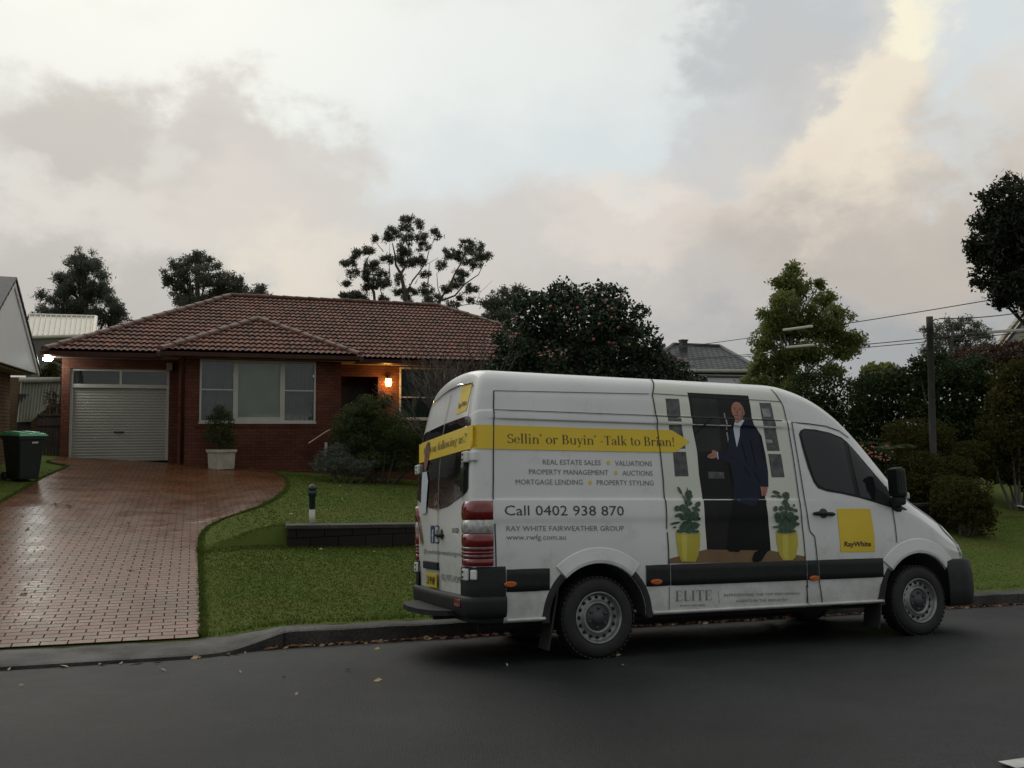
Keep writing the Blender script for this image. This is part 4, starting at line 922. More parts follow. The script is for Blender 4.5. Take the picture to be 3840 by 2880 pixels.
# tail lights wrap round the rear corners
def taillight(sgn):
    pts = []
    for u in (-.985, -1.03, -1.07): pts.append((Vector((u, sgn*.972, 0)), Vector((0, sgn, 0))))
    for k in range(1, 9):
        a = R(90*k/8); n = Vector((-math.sin(a), sgn*math.cos(a), 0)); pts.append((Vector((-1.085, sgn*.865, 0))+n*.107, n))
    pts += [(Vector((-1.192, sgn*v, 0)), Vector((-1, 0, 0))) for v in (.84, .80, .775)]
    tops = [S_uw(ZS(900, y))[1] for y in (92, 328, 500, 662, 718, 758, 812, 928)]
    if not (1.3 < tops[0] < 1.5): tops = [1.385, 1.235, 1.125, 1.02, .985, .957, .92, .845]
    tops[-1] = max(tops[-1], .828)
    def hit(p, n, w):
        h = BV.ray_cast(Vector((p.x, p.y, w))+n*.3, -n, .5); return (h[0] if h[0] else Vector((p.x, p.y, w)))
    root = None
    for i, (a, b) in enumerate(zip(tops, tops[1:])):
        m = 'red_lens' if i in (0, 2, 4, 6) else ('clear_lens' if i == 1 else 'strip_lens')
        bm = bmesh.new(); rows = []
        for k, (p, n) in enumerate(pts):
            e = 0 if k in (0, len(pts)-1) else 1
            ins = .10*max(0, (k-(len(pts)-4))/3)**2 if i == 0 else 0
            rows.append([bm.verts.new(hit(p, n, w)+n*(o*e-.004*(1-e))) for w, o in ((a-ins, -.004), (a-.004-ins, .022), ((a-ins+b)/2, .026), (b+.004, .022), (b, .012))])
        for q in range(len(rows)-1):
            for j in range(4):
                f = bm.faces.new((rows[q][j], rows[q+1][j], rows[q+1][j+1], rows[q][j+1])); f.smooth = True
        bmesh.ops.recalc_face_normals(bm, faces=bm.faces); bm.normal_update()
        if sum(f.normal.y*sgn*f.calc_area() for f in bm.faces) < 0: bmesh.ops.reverse_faces(bm, faces=bm.faces)
        if root is None: root = bobj('tail_light', bm, m, van)
        else: bobj('lens', bm, m, root)
taillight(-1); taillight(1)
# --- rear doors: glass, stripe, lettering
def r_vw(p): q = px(p); return (q.y, q.z)
def rp(Z, *pts): return [r_vw(Z(*p)) for p in pts]
rw = rp(ZR, (640, 530), (672, 538), (684, 575), (676, 900), (655, 1420), (640, 1470), (600, 1510)) + rp(ZS, (400, 160))
wmid = rw[0][1]
half = [(-abs(v), w) for v, w in rw] + [(-.02, rw[-1][1]-.02), (-.02, wmid+.01)]
flat('rear_window', [half], 'van_glass', on_rear, .008, .06); flat('rear_window', [[(-v, w) for v, w in half]], 'van_glass', on_rear, .008, .06)
st_t, st_b = ST
flat('rear_yellow_stripe', [[(-.945, st_t), (.945, st_t), (.945, st_b), (-.945, st_b)]], 'vinyl_yellow', on_rear, .0115, .05)
h_ = st_t-st_b
flat('rear_slogan_lettering', place_text(serif('Are you following us?'), (.70, st_b+.34*h_), (-.81, st_b+.34*h_), .38*h_, 1.), 'vinyl_brown_ink', on_rear, .0155, 0)
def rear_text(s, p0, p1, ptop, f=sans, cap=CAPH, **k):
    a, b = r_vw(p0), r_vw(p1); h = r_vw((p1[0], ptop))[1]-b[1]
    return place_text(f(s, **k), (a[0], b[1]), (b[0], b[1]), h, cap)
flat('rear_account_lettering', rear_text('@raywhitefairweathergroup', ZS(100, 790), ZS(603, 790), ZS(0, 722)[1]), 'vinyl_ink_soft', on_rear, .004, 0)
pz = r_vw(ZS(605, 1130)); pz2 = r_vw(ZS(605, 1040))
flat('rear_phone_lettering', place_text(sans('(02) 9975-HOME'), (-.06, pz[1]), (-.70, pz[1]), (pz2[1]-pz[1]), CAPH), 'vinyl_ink_soft', on_rear, .004, 0)
lg = rp(ZR, (500, 190), (650, 140), (590, 490), (455, 520)); v0, v1 = min(-.66, lg[1][0]), lg[0][0]
lt, lb = r_vw(ZR(575, 165))[1], r_vw(ZR(525, 505))[1]
v1 = -.34; v0 = -.66
flat('rear_sign', [[(v0, lb), (v1, lb), (v1, lt), (v0, lt)]], 'vinyl_yellow', on_rear, .004, .05)
flat('rear_sign_lettering', place_text(sans('RayWhite', .02), (v1-.03, lb+.055), (v0+.03, lb+.055), .05, CAPH), 'vinyl_ink', on_rear, .0065, 0)
bz = r_vw(ZS(520, 490)); flat('model_badge', place_text(sans('315 CDI', .03), (-.46, bz[1]), (-.66, bz[1]), .042), 'vinyl_ink', on_rear, .006, 0)
ic = r_vw(ZS(195, 510)); iw = ic[1]
def rrect(cx, cy, w, h, r=.02, n=4):
    o = []
    for sx, sy, a0 in ((1, 1, 0), (-1, 1, 90), (-1, -1, 180), (1, -1, 270)):
        for k in range(n+1): a = R(a0+90*k/n); o.append((cx+sx*(w/2-r)+r*math.cos(a), cy+sy*(h/2-r)+r*math.sin(a)))
    return o
flat('social_icon', [rrect(.21, iw, .15, .17)], 'print_blue', on_rear, .004, 0)
flat('social_icon_letter', place_text(sans('f', .04), (.23, iw-.07), (.17, iw-.07), .12), 'white_paint_van', on_rear, .006, 0)
flat('camera_icon', [rrect(.04, iw, .14, .17)], 'vinyl_ink', on_rear, .004, 0)
flat('camera_icon_body', [rrect(.04, iw, .115, .145)], 'white_paint_van', on_rear, .0055, 0)
flat('camera_icon_lens', [[(.04+a, iw+b) for a, b in q] for q in ring(0, 0, .032, .036, 0, 360, .014, .014)]+[ell(.005, iw+.05, .01, .01, 0, 8)], 'vinyl_ink', on_rear, .007, 0)
# person printed on the far rear door
pp = [(0, [(.62, 1.30), (.42, 1.30), (.36, 1.62), (.44, 1.72), (.62, 1.72)]), (1, ell(.50, 1.86, .085, .13)), (2, ell(.50, 1.95, .09, .08)), (1, [(.74, 1.28), (.80, 1.28), (.62, .98), (.56, 1.02)])]
flat('rear_door_picture', pp, ['print_shirt', 'print_skin_dark', 'vinyl_ink'], on_rear, .018, .06)
# centre gap, hinges, handle, plate, emblem
flat('rear_door_seams', line_poly([(0, .56), (0, 1.2), (0, 1.8), (0, 2.45)], .012) + line_poly([(-.78, 1.39), (-.80, 1.8), (-.76, 2.2), (-.72, 2.42), (-.64, 2.46), (-.3, 2.49), (0, 2.5), (.3, 2.49), (.64, 2.46), (.72, 2.42), (.76, 2.2), (.80, 1.8), (.78, 1.39)], .01) + line_poly([(-.74, .55), (-.3, .54), (0, .54), (.3, .54), (.74, .55)], .012), 'seam_gap', on_rear, .0095, .08)
for sgn in (-1, 1):
    for w in (1.765, .757):
        bm = bmesh.new(); box(bm, Vector((-1.195, sgn*.845, w)), (.05, .13, .10), bev=.012); box(bm, Vector((-1.13, sgn*.925, w)), (.12, .06, .085), Matrix.Rotation(sgn*-.7, 3, 'Z'), bev=.012)
        hg = bobj('hinge', bm, 'white_paint_van', van)
        bm = bmesh.new()
        for dz in (-.022, .022): lathe(bm, [(.009, 0), (.009, .008), (0, .009)], 8, Matrix.Translation((-1.22, sgn*.83, w+dz)) @ Matrix.Rotation(-PI/2, 4, 'Y'))
        bobj('bolt', bm, 'underbody', hg)
handle(None, (-.03, iw+.0), (-.2, iw-.01), on_rear, True)
bm = bmesh.new(); q = on_rear(.22, .70, .03); box(bm, Vector((q.x+.008, .22, .655)), (.012, .36, .13), bev=.004); pl = bobj('number_plate', bm, 'plate_yellow', van)
flat('plate_lettering', place_text(sans('LX·99·MP', .02), (.375, .617), (.065, .617), .078), 'vinyl_ink', lambda a, b, o: Vector((q.x+.0015-.002, a, b)), .0, 0, pl)
bm = bmesh.new(); q2 = on_rear(.22, .80, .0); box(bm, Vector((q2.x-.012, .26, .795)), (.03, .52, .075), bev=.01); bobj('plate_light_bar', bm, 'black_plastic', van)
# three-spoke ring emblem on the glass
em = [[(.0+a, 1.40+b) for a, b in qd] for qd in ring(0, 0, .075, .075, 0, 360, .012, .012, 30)]
for a in (90, 210, 330): em.append([(math.cos(R(a))*.072, 1.40+math.sin(R(a))*.072), (math.cos(R(a+60))*.014, 1.40+math.sin(R(a+60))*.014), (0, 1.40), (math.cos(R(a-60))*.014, 1.40+math.sin(R(a-60))*.014)])
flat('emblem', em, 'chrome', on_rear, .022, 0)

# ------------------------------------------------------------------ brick house
house = empty('brick_house', (-2, 18, 1), 'single storey red brick house with terracotta tiled hip roof and roller door garage', 'house')
HI = Matrix.Translation((2, -18, -1))
class HB:                               # a part of the house from boxes in world coordinates
    def __init__(s): s.bm = bmesh.new()
    def b(s, x0, x1, y0, y1, z0, z1, mi=0, bev=0): box(s.bm, Vector(((x0+x1)/2, (y0+y1)/2, (z0+z1)/2)), (x1-x0, y1-y0, z1-z0), mi=mi, bev=bev); return s
    def done(s, name, m, parent=None, M=None):
        s.bm.transform(HI if parent is None or parent is house or True else Matrix()); return bobj(name, s.bm, m, parent or house)
def wall_front(name, x0, x1, Y, z0, z1, holes, th=.24, m='brick_front'):
    """front wall with openings (x0,x1,z0,z1)"""
    h = HB(); xs = sorted(set([x0, x1]+[q for o in holes for q in o[:2]])); zs = sorted(set([z0, z1]+[q for o in holes for q in o[2:]]))
    V = {}; bm = h.bm
    def v(x, z, y):
        k = (round(x, 4), round(z, 4), y)
        if k not in V: V[k] = bm.verts.new((x, y, z))
        return V[k]
    solid = lambda a, b, c, d: not any(o[0] <= a and b <= o[1] and o[2] <= c and d <= o[3] for o in holes)
    for a, b in zip(xs, xs[1:]):
        for c, d in zip(zs, zs[1:]):
            if not solid(a, b, c, d): continue
            bm.faces.new((v(a, c, Y), v(b, c, Y), v(b, d, Y), v(a, d, Y)))
            bm.faces.new((v(a, c, Y+th), v(a, d, Y+th), v(b, d, Y+th), v(b, c, Y+th)))
    bd = [e for e in bm.edges if len(e.link_faces) == 1 and abs(e.verts[0].co.y-Y) < 1e-6]
    for e in bd:
        a, b = e.verts; 
        a2, b2 = v(a.co.x, a.co.z, Y+th), v(b.co.x, b.co.z, Y+th)
        try: bm.faces.new((a, b, b2, a2))
        except Exception: pass
    bmesh.ops.recalc_face_normals(bm, faces=bm.faces)
    return h.done(name, m)
def X_at(dx, Y): return atY(dx, 915, Y).x
def Z_at(dx, dy, Y): return atY(dx, dy, Y).z
YM, YB = 18.0, 17.05
zg = Z_at(255, 996, YM); ZE = 4.02      # garage floor, wall-plate height
gx0, gx1 = X_at(149, YM), X_at(364, YM); gtop = Z_at(255, 797, YM); gmid = Z_at(255, 834, YM)
hx0 = X_at(131, YM); bx0, bx1 = X_at(384, YB), X_at(736, YB); hx1 = 9.6
wx0, wx1 = X_at(430, YB), X_at(681, YB); wz0, wz1 = Z_at(555, 912, YB), Z_at(555, 779, YB)
# door recess, pier and window of the right wing
px0, px1 = X_at(736, YM), X_at(816, YM); rwx0, rwx1 = X_at(862, YM), X_at(985, YM); rwz0, rwz1 = Z_at(900, 905, YM), Z_at(900, 794, YM)
pfl = zhouse(1)+.55
wall_front('wall', hx0, bx0+.1, YM, .3, ZE, [(gx0, gx1, .3, gtop)])
w_ = wall_front('wall', bx0, bx1, YB, .3, ZE, [(wx0, wx1, wz0, wz1)])
wall_front('wall', bx1-.1, hx1, YM, -.3, ZE, [(bx1-.099, px1, pfl, 3.6), (rwx0, rwx1, rwz0, rwz1)])
HB().b(bx0+.002, bx0+.242, YB+.24, YM, .3, ZE-.002).done('wall', 'brick_side'); HB().b(bx1-.242, bx1-.002, YB+.24, YM, .3, ZE-.002).done('wall', 'brick_side')
HB().b(hx0+.002, hx0+.242, YM+.24, 27, .3, ZE-.002).done('wall', 'brick_side'); HB().b(hx1-.242, hx1-.002, YM+.24, 27, -.3, ZE-.002).done('wall', 'brick_side'); HB().b(hx0, hx1, 27, 27.24, -.3, ZE).done('wall', 'brick_front')
# projecting brick sill course under the window
HB().b(wx0-.12, wx1+.12, YB-.03, YB-.002, wz0-.13, wz0-.045).done('sill_course', 'brick_front')
# garage door
g = HB()
for a, b, c, d in ((gx0, gx0+.07, zg, gtop), (gx1-.07, gx1, zg, gtop), (gx0+.07, gx1-.07, gtop-.06, gtop), (gx0+.07, gx1-.07, gmid-.05, gmid+.05), ((gx0+gx1)/2-.03, (gx0+gx1)/2+.03, gmid+.05, gtop-.06)): g.b(a, b, YM+.06, YM+.16, c, d)
gf = g.done('garage_door_frame', 'white_timber')
def corrug(name, x0, x1, z0, z1, Y, m, parent, pitch=.078, amp=.007):
    n = int((z1-z0)/pitch)*6; V = []; F = []
    for i in range(n+1):
        z = lerp(z0, z1, i/n); y = Y + amp*math.cos(2*PI*(z1-z)/pitch)*(1 if True else 0); V += [(x0, y, z), (x1, y, z)]
        if i: F.append((2*i-2, 2*i-1, 2*i+1, 2*i))
    V = [(a+2, b-18, c-1) for a, b, c in V]
    return pyd(name, V, F, m, parent, smooth=True)
rd = corrug('roller_door', gx0+.07, gx1-.07, zg+.02, gmid-.05, YM+.13, 'roller_steel', house)
hc = ((gx0+gx1)/2-.02, lerp(zg, gmid, .385)); HB().b(hc[0]-.13, hc[0]+.13, YM+.095, YM+.113, hc[1]-.02, hc[1]+.02, bev=.006).done('handle', 'black_plastic', rd)
HB().b(gx0+.07, gx1-.07, YM+.10, YM+.15, zg, zg+.05).done('bottom_rail', 'roller_steel', rd)
MATS['pane'] = None
def glass_mat():
    m = bpy.data.materials.new('window_pane'); m.use_nodes = True; nt = m.node_tree; nt.nodes.clear(); N = nt.nodes.new
    gl = N('ShaderNodeBsdfGlossy'); gl.inputs['Roughness'].default_value = .03; tr = N('ShaderNodeBsdfTransparent'); tr.inputs[0].default_value = (.82, .86, .84, 1)
    fr_ = N('ShaderNodeFresnel'); fr_.inputs[0].default_value = 1.6; mx = N('ShaderNodeMixShader'); o = N('ShaderNodeOutputMaterial')
    nz = N('ShaderNodeTexNoise'); nz.inputs['Scale'].default_value = 1.5; bp = N('ShaderNodeBump'); bp.inputs['Strength'].default_value = .04; nt.links.new(nz.outputs['Fac'], bp.inputs['Height']); nt.links.new(bp.outputs[0], gl.inputs['Normal'])
    nt.links.new(fr_.outputs[0], mx.inputs[0]); nt.links.new(tr.outputs[0], mx.inputs[1]); nt.links.new(gl.outputs[0], mx.inputs[2]); nt.links.new(mx.outputs[0], o.inputs[0]); MATS['pane'] = m
glass_mat()
def pane(x0, x1, z0, z1, Y, parent): return HB().b(x0, x1, Y, Y+.008, z0, z1).done('pane', 'pane', parent)
gm = (gx0+gx1)/2
for a, b in ((gx0+.07, gm-.03), (gm+.03, gx1-.07)): pane(a, b, gmid+.05, gtop-.06, YM+.11, gf)
HB().b(gx0, gx1, YM+.5, YM+.52, zg, gtop).done('garage_interior', 'olive_fibro')
# bay window: sash pairs either side of a fixed light
def window(x0, x1, z0, z1, Y, cuts, trans, back, fw=.05):
    f = HB(); y0, y1 = Y-.035, Y+.07
    f.b(x0, x0+fw, y0, y1, z0, z1).b(x1-fw, x1, y0, y1, z0, z1).b(x0+fw, x1-fw, y0, y1, z1-fw, z1).b(x0-.02, x1+.02, y0-.03, y1, z0-.045, z0-.001).b(x0+fw, x1-fw, y0+.002, y1, z0, z0+fw)
    ed = [x0+fw]
    for c, w in cuts: f.b(c-w/2, c+w/2, y0+.004, y1, z0+fw, z1-fw); ed += [c-w/2, c+w/2]
    ed.append(x1-fw); o = f.done('window', 'white_timber')
    for i in range(0, len(ed), 2):
        a, b = ed[i], ed[i+1]; t = trans[i//2]
        if t is None: pane(a, b, z0+fw, z1-fw, Y+.03, o); HB().b(a, b, y0+.02, y1, z0+fw, z0+fw+.09).b(a, b, y0+.02, y1, z1-fw-.03, z1-fw).done('sash', 'white_timber', o)
        else:
            zz = lerp(z0, z1, t); HB().b(a, b, y0+.02, y1-.02, zz-.018, zz+.018).done('sash_rail', 'white_timber', o)
            pane(a, b, z0+fw, zz-.018, Y+.03, o); pane(a, b, zz+.018, z1-fw, Y+.04, o)
        bk = back[i//2]
        if bk == 'curtain':
            n = 40; V = []; F = []
            for k in range(n+1):
                x = lerp(a, b, k/n); y = Y+.16+.02*math.sin(k*1.9)+.012*math.sin(k*.8); V += [(x+2, y-18, z0-1), (x+2, y-18, z1-1)]
                if k: F.append((2*k-2, 2*k, 2*k+1, 2*k-1))
            pyd('curtain', V, F, 'curtain', o, smooth=True)
        elif bk: HB().b(a-.03, b+.03, Y+.14, Y+.15, z0, z1).done('blind', bk, o)
    return o
c1, c2 = X_at(508, YB), X_at(609, YB)
window(wx0, wx1, wz0, wz1, YB, [(c1, .13), (c2, .13)], [.52, None, .52], ['curtain', 'blind', 'curtain'])
window(rwx0, rwx1, rwz0, rwz1, YM, [(X_at(962, YM), .08)], [.42, .42], ['curtain', 'curtain'])
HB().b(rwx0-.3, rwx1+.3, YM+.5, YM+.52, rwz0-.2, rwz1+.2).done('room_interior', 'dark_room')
# porch: recessed front door, side light, slab and steps
dx0 = bx1+.35
dr = HB().b(dx0, px1-.05, YM+1.30, YM+1.36, pfl, pfl+2.1).done('front_door', 'door_timber')
for k in range(2): HB().b(dx0+.1+.45*k, dx0+.45+.45*k, YM+1.28, YM+1.299, pfl+.25, pfl+1.9).done('door_panel', 'door_timber', dr)
HB().b(bx1-.1, px1+.2, YM+1.37, YM+1.5, pfl, 3.7).done('porch_wall', 'brick_front'); HB().b(px1+.002, px1+.2, YM+.25, YM+1.36, pfl, 3.7).done('porch_wall', 'brick_side'); HB().b(bx1-.24, bx1-.1, YM+.25, YM+1.36, pfl, 3.7).done('porch_wall', 'brick_side'); HB().b(bx1-.2, px1+.2, YM+.02, YM+1.5, pfl-.1, pfl-.001).done('porch_floor', 'concrete_dark')
HB().b(bx1+.01, px1+1.6, YB-.9, YM-.01, -.2, pfl-.02).done('porch_slab', 'brick_front')
# ---- roof of scalloped tiles
TAN = .466; RZ0 = 4.12
def tiles(name, A, u, n, L_, D_, clips, parent=None, seed=0, m='terracotta', tw=.155, gauge=.325):
    """A: eave start, u: along eave, n: up the slope (unit, horizontal part+rise); clips: (co, no) planes kept on the negative side"""
    r = np.random.default_rng(seed); up = u.cross(n).normalized(); up = up if up.z > 0 else -up
    nt_, nc = int(L_/tw)+1, int(D_/gauge)+1; prof = [(0, .012), (.16, .03), (.36, .04), (.56, .03), (.74, .006), (.88, .0)]
    V = []; T = []; F = []; cols = nt_*len(prof)+1
    tint = np.clip(r.normal(.42, .24, (nc, nt_+1)), 0, 1)
    for j in range(nc):
        for (s, lift) in ((-.06, .042), (1.0, .0)):
            d = (j+s)*gauge; d = max(d, -.04)
            for i in range(nt_+1):
                for k, (t, hh) in enumerate(prof):
                    if i == nt_ and k: break
                    q = A+u*((i+t)*tw)+n*d+up*(hh*(.95 if s < 0 else .75)+lift); V.append(q); T.append(tint[j, min(i, nt_)]*.85+(.15 if lift == 0 else 0))
    for j in range(nc):
        for i in range(cols-1):
            a = (2*j)*cols+i; F.append((a, a+1, a+cols+1, a+cols))
        if j:                                           # butt end of the course above
            for i in range(cols-1):
                a = (2*j-1)*cols+i; b = (2*j)*cols+i; F.append((a, a+1, b+1, b))
    bm = bmesh.new(); lay = bm.verts.layers.float.new('tint')
    vs_ = [bm.verts.new(q) for q in V]
    for q, t in zip(vs_, T): q[lay] = t
    for f in F: bm.faces.new([vs_[k] for k in f])
    # thickness of the lowest course
    for co, no in clips: bmesh.ops.bisect_plane(bm, geom=bm.verts[:]+bm.edges[:]+bm.faces[:], plane_co=co, plane_no=no, clear_outer=True)
    bm.transform(HI); o = bobj(name, bm, m, parent or house); return o
EX0, EX1 = -7.1, 10.1; EY0, EY1 = 17.5, 27.7; hd = (EY1-EY0)/2; RX0, RX1 = EX0+hd-.3, EX1-hd; RY = EY0+hd; RZ = RZ0+hd*TAN
def slope_n(dx, dy): return Vector((dx, dy, TAN)).normalized()
sl_ = math.sqrt(1+TAN*TAN)
e00, e10, e01, e11 = Vector((EX0, EY0, RZ0)), Vector((EX1, EY0, RZ0)), Vector((EX0, EY1, RZ0)), Vector((EX1, EY1, RZ0)); r0, r1 = Vector((RX0, RY, RZ)), Vector((RX1, RY, RZ))
def vplane(a, b, keep):    # vertical plane through a,b; keep the side of 'keep'
    n = Vector((b.y-a.y, -(b.x-a.x), 0)).normalized()
    if (keep-a).dot(n) > 0: n = -n
    return (a, n)
mf = Vector((1.5, EY0+.5, 0))
# bay hip
BX0, BX1, BY0 = bx0-.44, bx1+.44, YB-.5; bh = (BX1-BX0)/2; BXC = (BX0+BX1)/2; bap = Vector((BXC, BY0+bh, RZ0+bh*TAN)); bback = Vector((BXC, BY0+bh+.9, bap.z))
b0, b1 = Vector((BX0, BY0, RZ0)), Vector((BX1, BY0, RZ0))
tiles('roof', e00, Vector((1, 0, 0)), slope_n(0, 1), EX1-EX0, hd*sl_, [vplane(e00, r0, mf), vplane(e10, r1, mf), (Vector((0, RY, 0)), Vector((0, 1, 0)))], seed=1)
ml = Vector((EX0+.3, RY, 0)); mrr = Vector((EX1-.3, RY, 0)); mb = Vector((1, EY1-.5, 0))
tiles('roof', e01, Vector((0, -1, 0)), Vector((1*hd/(RX0-EX0), 0, TAN*hd/(RX0-EX0))).normalized(), EY1-EY0, math.hypot(RX0-EX0, RZ-RZ0), [vplane(e00, r0, ml), vplane(e01, r0, ml)], seed=2)
tiles('roof', e10, Vector((0, 1, 0)), slope_n(-1, 0), EY1-EY0, hd*sl_, [vplane(e10, r1, mrr), vplane(e11, r1, mrr)], seed=3)
tiles('roof', e11, Vector((-1, 0, 0)), slope_n(0, -1), EX1-EX0, hd*sl_, [vplane(e01, r0, mb), vplane(e11, r1, mb), (Vector((0, RY, 0)), Vector((0, -1, 0)))], seed=4)
kf = Vector((BXC, BY0+.3, 0)); tiles('roof', b0, Vector((1, 0, 0)), slope_n(0, 1), BX1-BX0, bh*sl_, [vplane(b0, bap, kf), vplane(b1, bap, kf)], seed=5)
kl = Vector((BX0+.2, BY0+bh, 0)); kr = Vector((BX1-.2, BY0+bh, 0))
def sidebay(A, u, n, L_, keep, e, seed):
    # cut where the bay meets the main roof: plane of the main front slope
    mn = Vector((0, -TAN, 1)).normalized()
    tiles('roof', A, u, n, L_, bh*sl_, [vplane(e, bap, keep), (Vector((BXC, 0, 0)), Vector((1 if keep.x < BXC else -1, 0, 0))), (e00-Vector((0, 0, .05)), -mn)], seed=seed)
sidebay(Vector((BX0, BY0+6, RZ0)), Vector((0, -1, 0)), slope_n(1, 0), 6, kl, b0, 6); sidebay(b1, Vector((0, 1, 0)), slope_n(-1, 0), 6, kr, b1, 7)
# second projecting hip at the right end of the house
CX0, CX1 = 6.6, 11.0; CY0 = 15.3; ch = (CX1-CX0)/2; cap_ = Vector(((CX0+CX1)/2, CY0+ch, RZ0+ch*TAN)); c0, c1v = Vector((CX0, CY0, RZ0)), Vector((CX1, CY0, RZ0)); mn_ = Vector((0, -TAN, 1)).normalized()
kf2 = Vector((8.8, CY0+.3, 0)); tiles('roof', c0, Vector((1, 0, 0)), slope_n(0, 1), CX1-CX0, ch*sl_, [vplane(c0, cap_, kf2), vplane(c1v, cap_, kf2)], seed=8)
tiles('roof', Vector((CX0, CY0+6, RZ0)), Vector((0, -1, 0)), slope_n(1, 0), 6, ch*sl_, [vplane(c0, cap_, Vector((CX0+.2, CY0+ch, 0))), (cap_, Vector((1, 0, 0))), (e00-Vector((0, 0, .05)), -mn_)], seed=9)
HB().b(7.0, 10.6, 15.8, 17.99, -.4, 4.05).done('wall', 'brick_front')
# ridge and hip capping
def capping(a, b, rad=.098):
    bm = bmesh.new(); d = (b-a); L_ = d.length; d.normalize(); side = d.cross(Vector((0, 0, 1))).normalized(); up = side.cross(d).normalized(); n = max(1, int(L_/.42)); rr = random.Random(int(L_*100))
    for i in range(n):
        s0, s1 = a+d*(L_*i/n), a+d*(L_*(i+1)/n+.03); h0 = .05+rr.uniform(-.006, .006); rows = []
        for q, r_, h in ((s0, rad*1.1, h0+.012), (s1, rad, h0)):
            rows.append([bm.verts.new(q+side*math.cos(t)*r_*1.25+up*(math.sin(t)*r_*.8+h-.03)) for t in np.linspace(-.35, PI+.35, 10)])
        for k in range(9): bm.faces.new((rows[0][k], rows[0][k+1], rows[1][k+1], rows[1][k])).smooth = True
        bm.faces.new(rows[0])
    bm.transform(HI); return bobj('ridge_capping', bm, 'ridge_cap', house)
for a, b in ((r0, r1), (e00, r0), (e01, r0), (e10, r1), (e11, r1), (b0, bap), (b1, bap), (c0, cap_)): capping(a, b)
capping(bap, Vector((BXC, EY0+(bap.z-RZ0)/TAN, bap.z)))
# fascia, gutter, soffit
def gutter(pts):
    for (x0, y0), (x1, y1) in zip(pts, pts[1:]):
        bm = bmesh.new(); a, b = Vector((x0, y0, RZ0)), Vector((x1, y1, RZ0)); d = (b-a).normalized(); o = d.cross(Vector((0, 0, 1)))
        prism(bm, [a+o*.0-Vector((0, 0, .18)), a+o*.10-Vector((0, 0, .14)), a+o*.115-Vector((0, 0, .03)), a-Vector((0, 0, .03)), a-o*.03-Vector((0, 0, .18))], b-a)
        bm.transform(HI); bobj('gutter', bm, 'gutter_brown', house)
gutter([(EX0, EY1), (EX0, EY0), (BX0, EY0), (BX0, BY0), (BX1, BY0), (BX1, EY0), (CX0, EY0), (CX0, CY0), (CX1, CY0)])
s_ = HB(); zs = RZ0-.17
s_.b(EX0+.03, EX1, EY0+.03, YM+.05, zs, zs+.02); s_.b(BX0+.03, BX1-.03, BY0+.03, EY0+.03, zs+.002, zs+.022); s_.b(EX0+.03, hx0+.1, YM+.05, 27, zs, zs+.02); s_.done('soffit', 'soffit')
# vent pipe and meter-like bracket under the eave beside the garage
HB().b(bx0-.33, bx0-.18, YM-.25, YM-.01, 3.66, 3.86).done('eave_bracket', 'soffit')
bm = bmesh.new(); tube(bm, [(bx0+.12, YB-.42, 3.95), (bx0+.12, YB-.1, 3.75), (bx0+.12, YB-.06, 1.1)], .045, 8); bm.transform(HI); bobj('downpipe', bm, 'gutter_brown', house)
# ---- lamps
def lamp(name, loc, size, m, label, cat, power, col, housing):
    e = empty(name, loc, label, cat)
    bm = bmesh.new(); lathe(bm, [(0, -size[2]/2), (size[0]*.35, -size[2]*.45), (size[0]*.5, 0), (size[0]*.4, size[2]*.45), (0, size[2]/2)], 20)
    if size[1] != size[0]: bmesh.ops.scale(bm, vec=(1, size[1]/size[0], 1), verts=bm.verts)
    bobj('lamp_glass', bm, m, e, smooth=True)
    bm = bmesh.new(); housing(bm); bobj('lamp_bracket', bm, 'lamp_housing', e)
    l = bpy.data.lights.new(name+'_light', 'POINT'); l.energy = power; l.color = col; l.shadow_soft_size = .1; lo = bpy.data.objects.new('lamp_light', l); COL.objects.link(lo); lo.parent = e; lo.location = (0, -size[1]/2-.12, -.05)
    return e
pl_ = atY(839, 826, YM-.16)
lamp('porch_lamp', pl_, (.2, .18, .25), 'lamp_amber', 'lit amber porch lamp on the brick pier beside the front door', 'lamp', 17, (1, .55, .16), lambda bm: (box(bm, Vector((0, .1, .13)), (.08, .12, .03)), box(bm, Vector((0, 0, .115)), (.13, .13, .03), bev=.01)))
fl_ = atY(103, 776, YM-.3)
lamp('flood_lamp', fl_, (.25, .16, .085), 'lamp_white', 'glaring white flood lamp under the eave corner above the bins', 'lamp', 13, (.86, 1, .93), lambda bm: (box(bm, Vector((.1, .1, .09)), (.2, .08, .04)), tube(bm, [(.1, .1, .09), (.35, .3, .1)], .02, 6)))

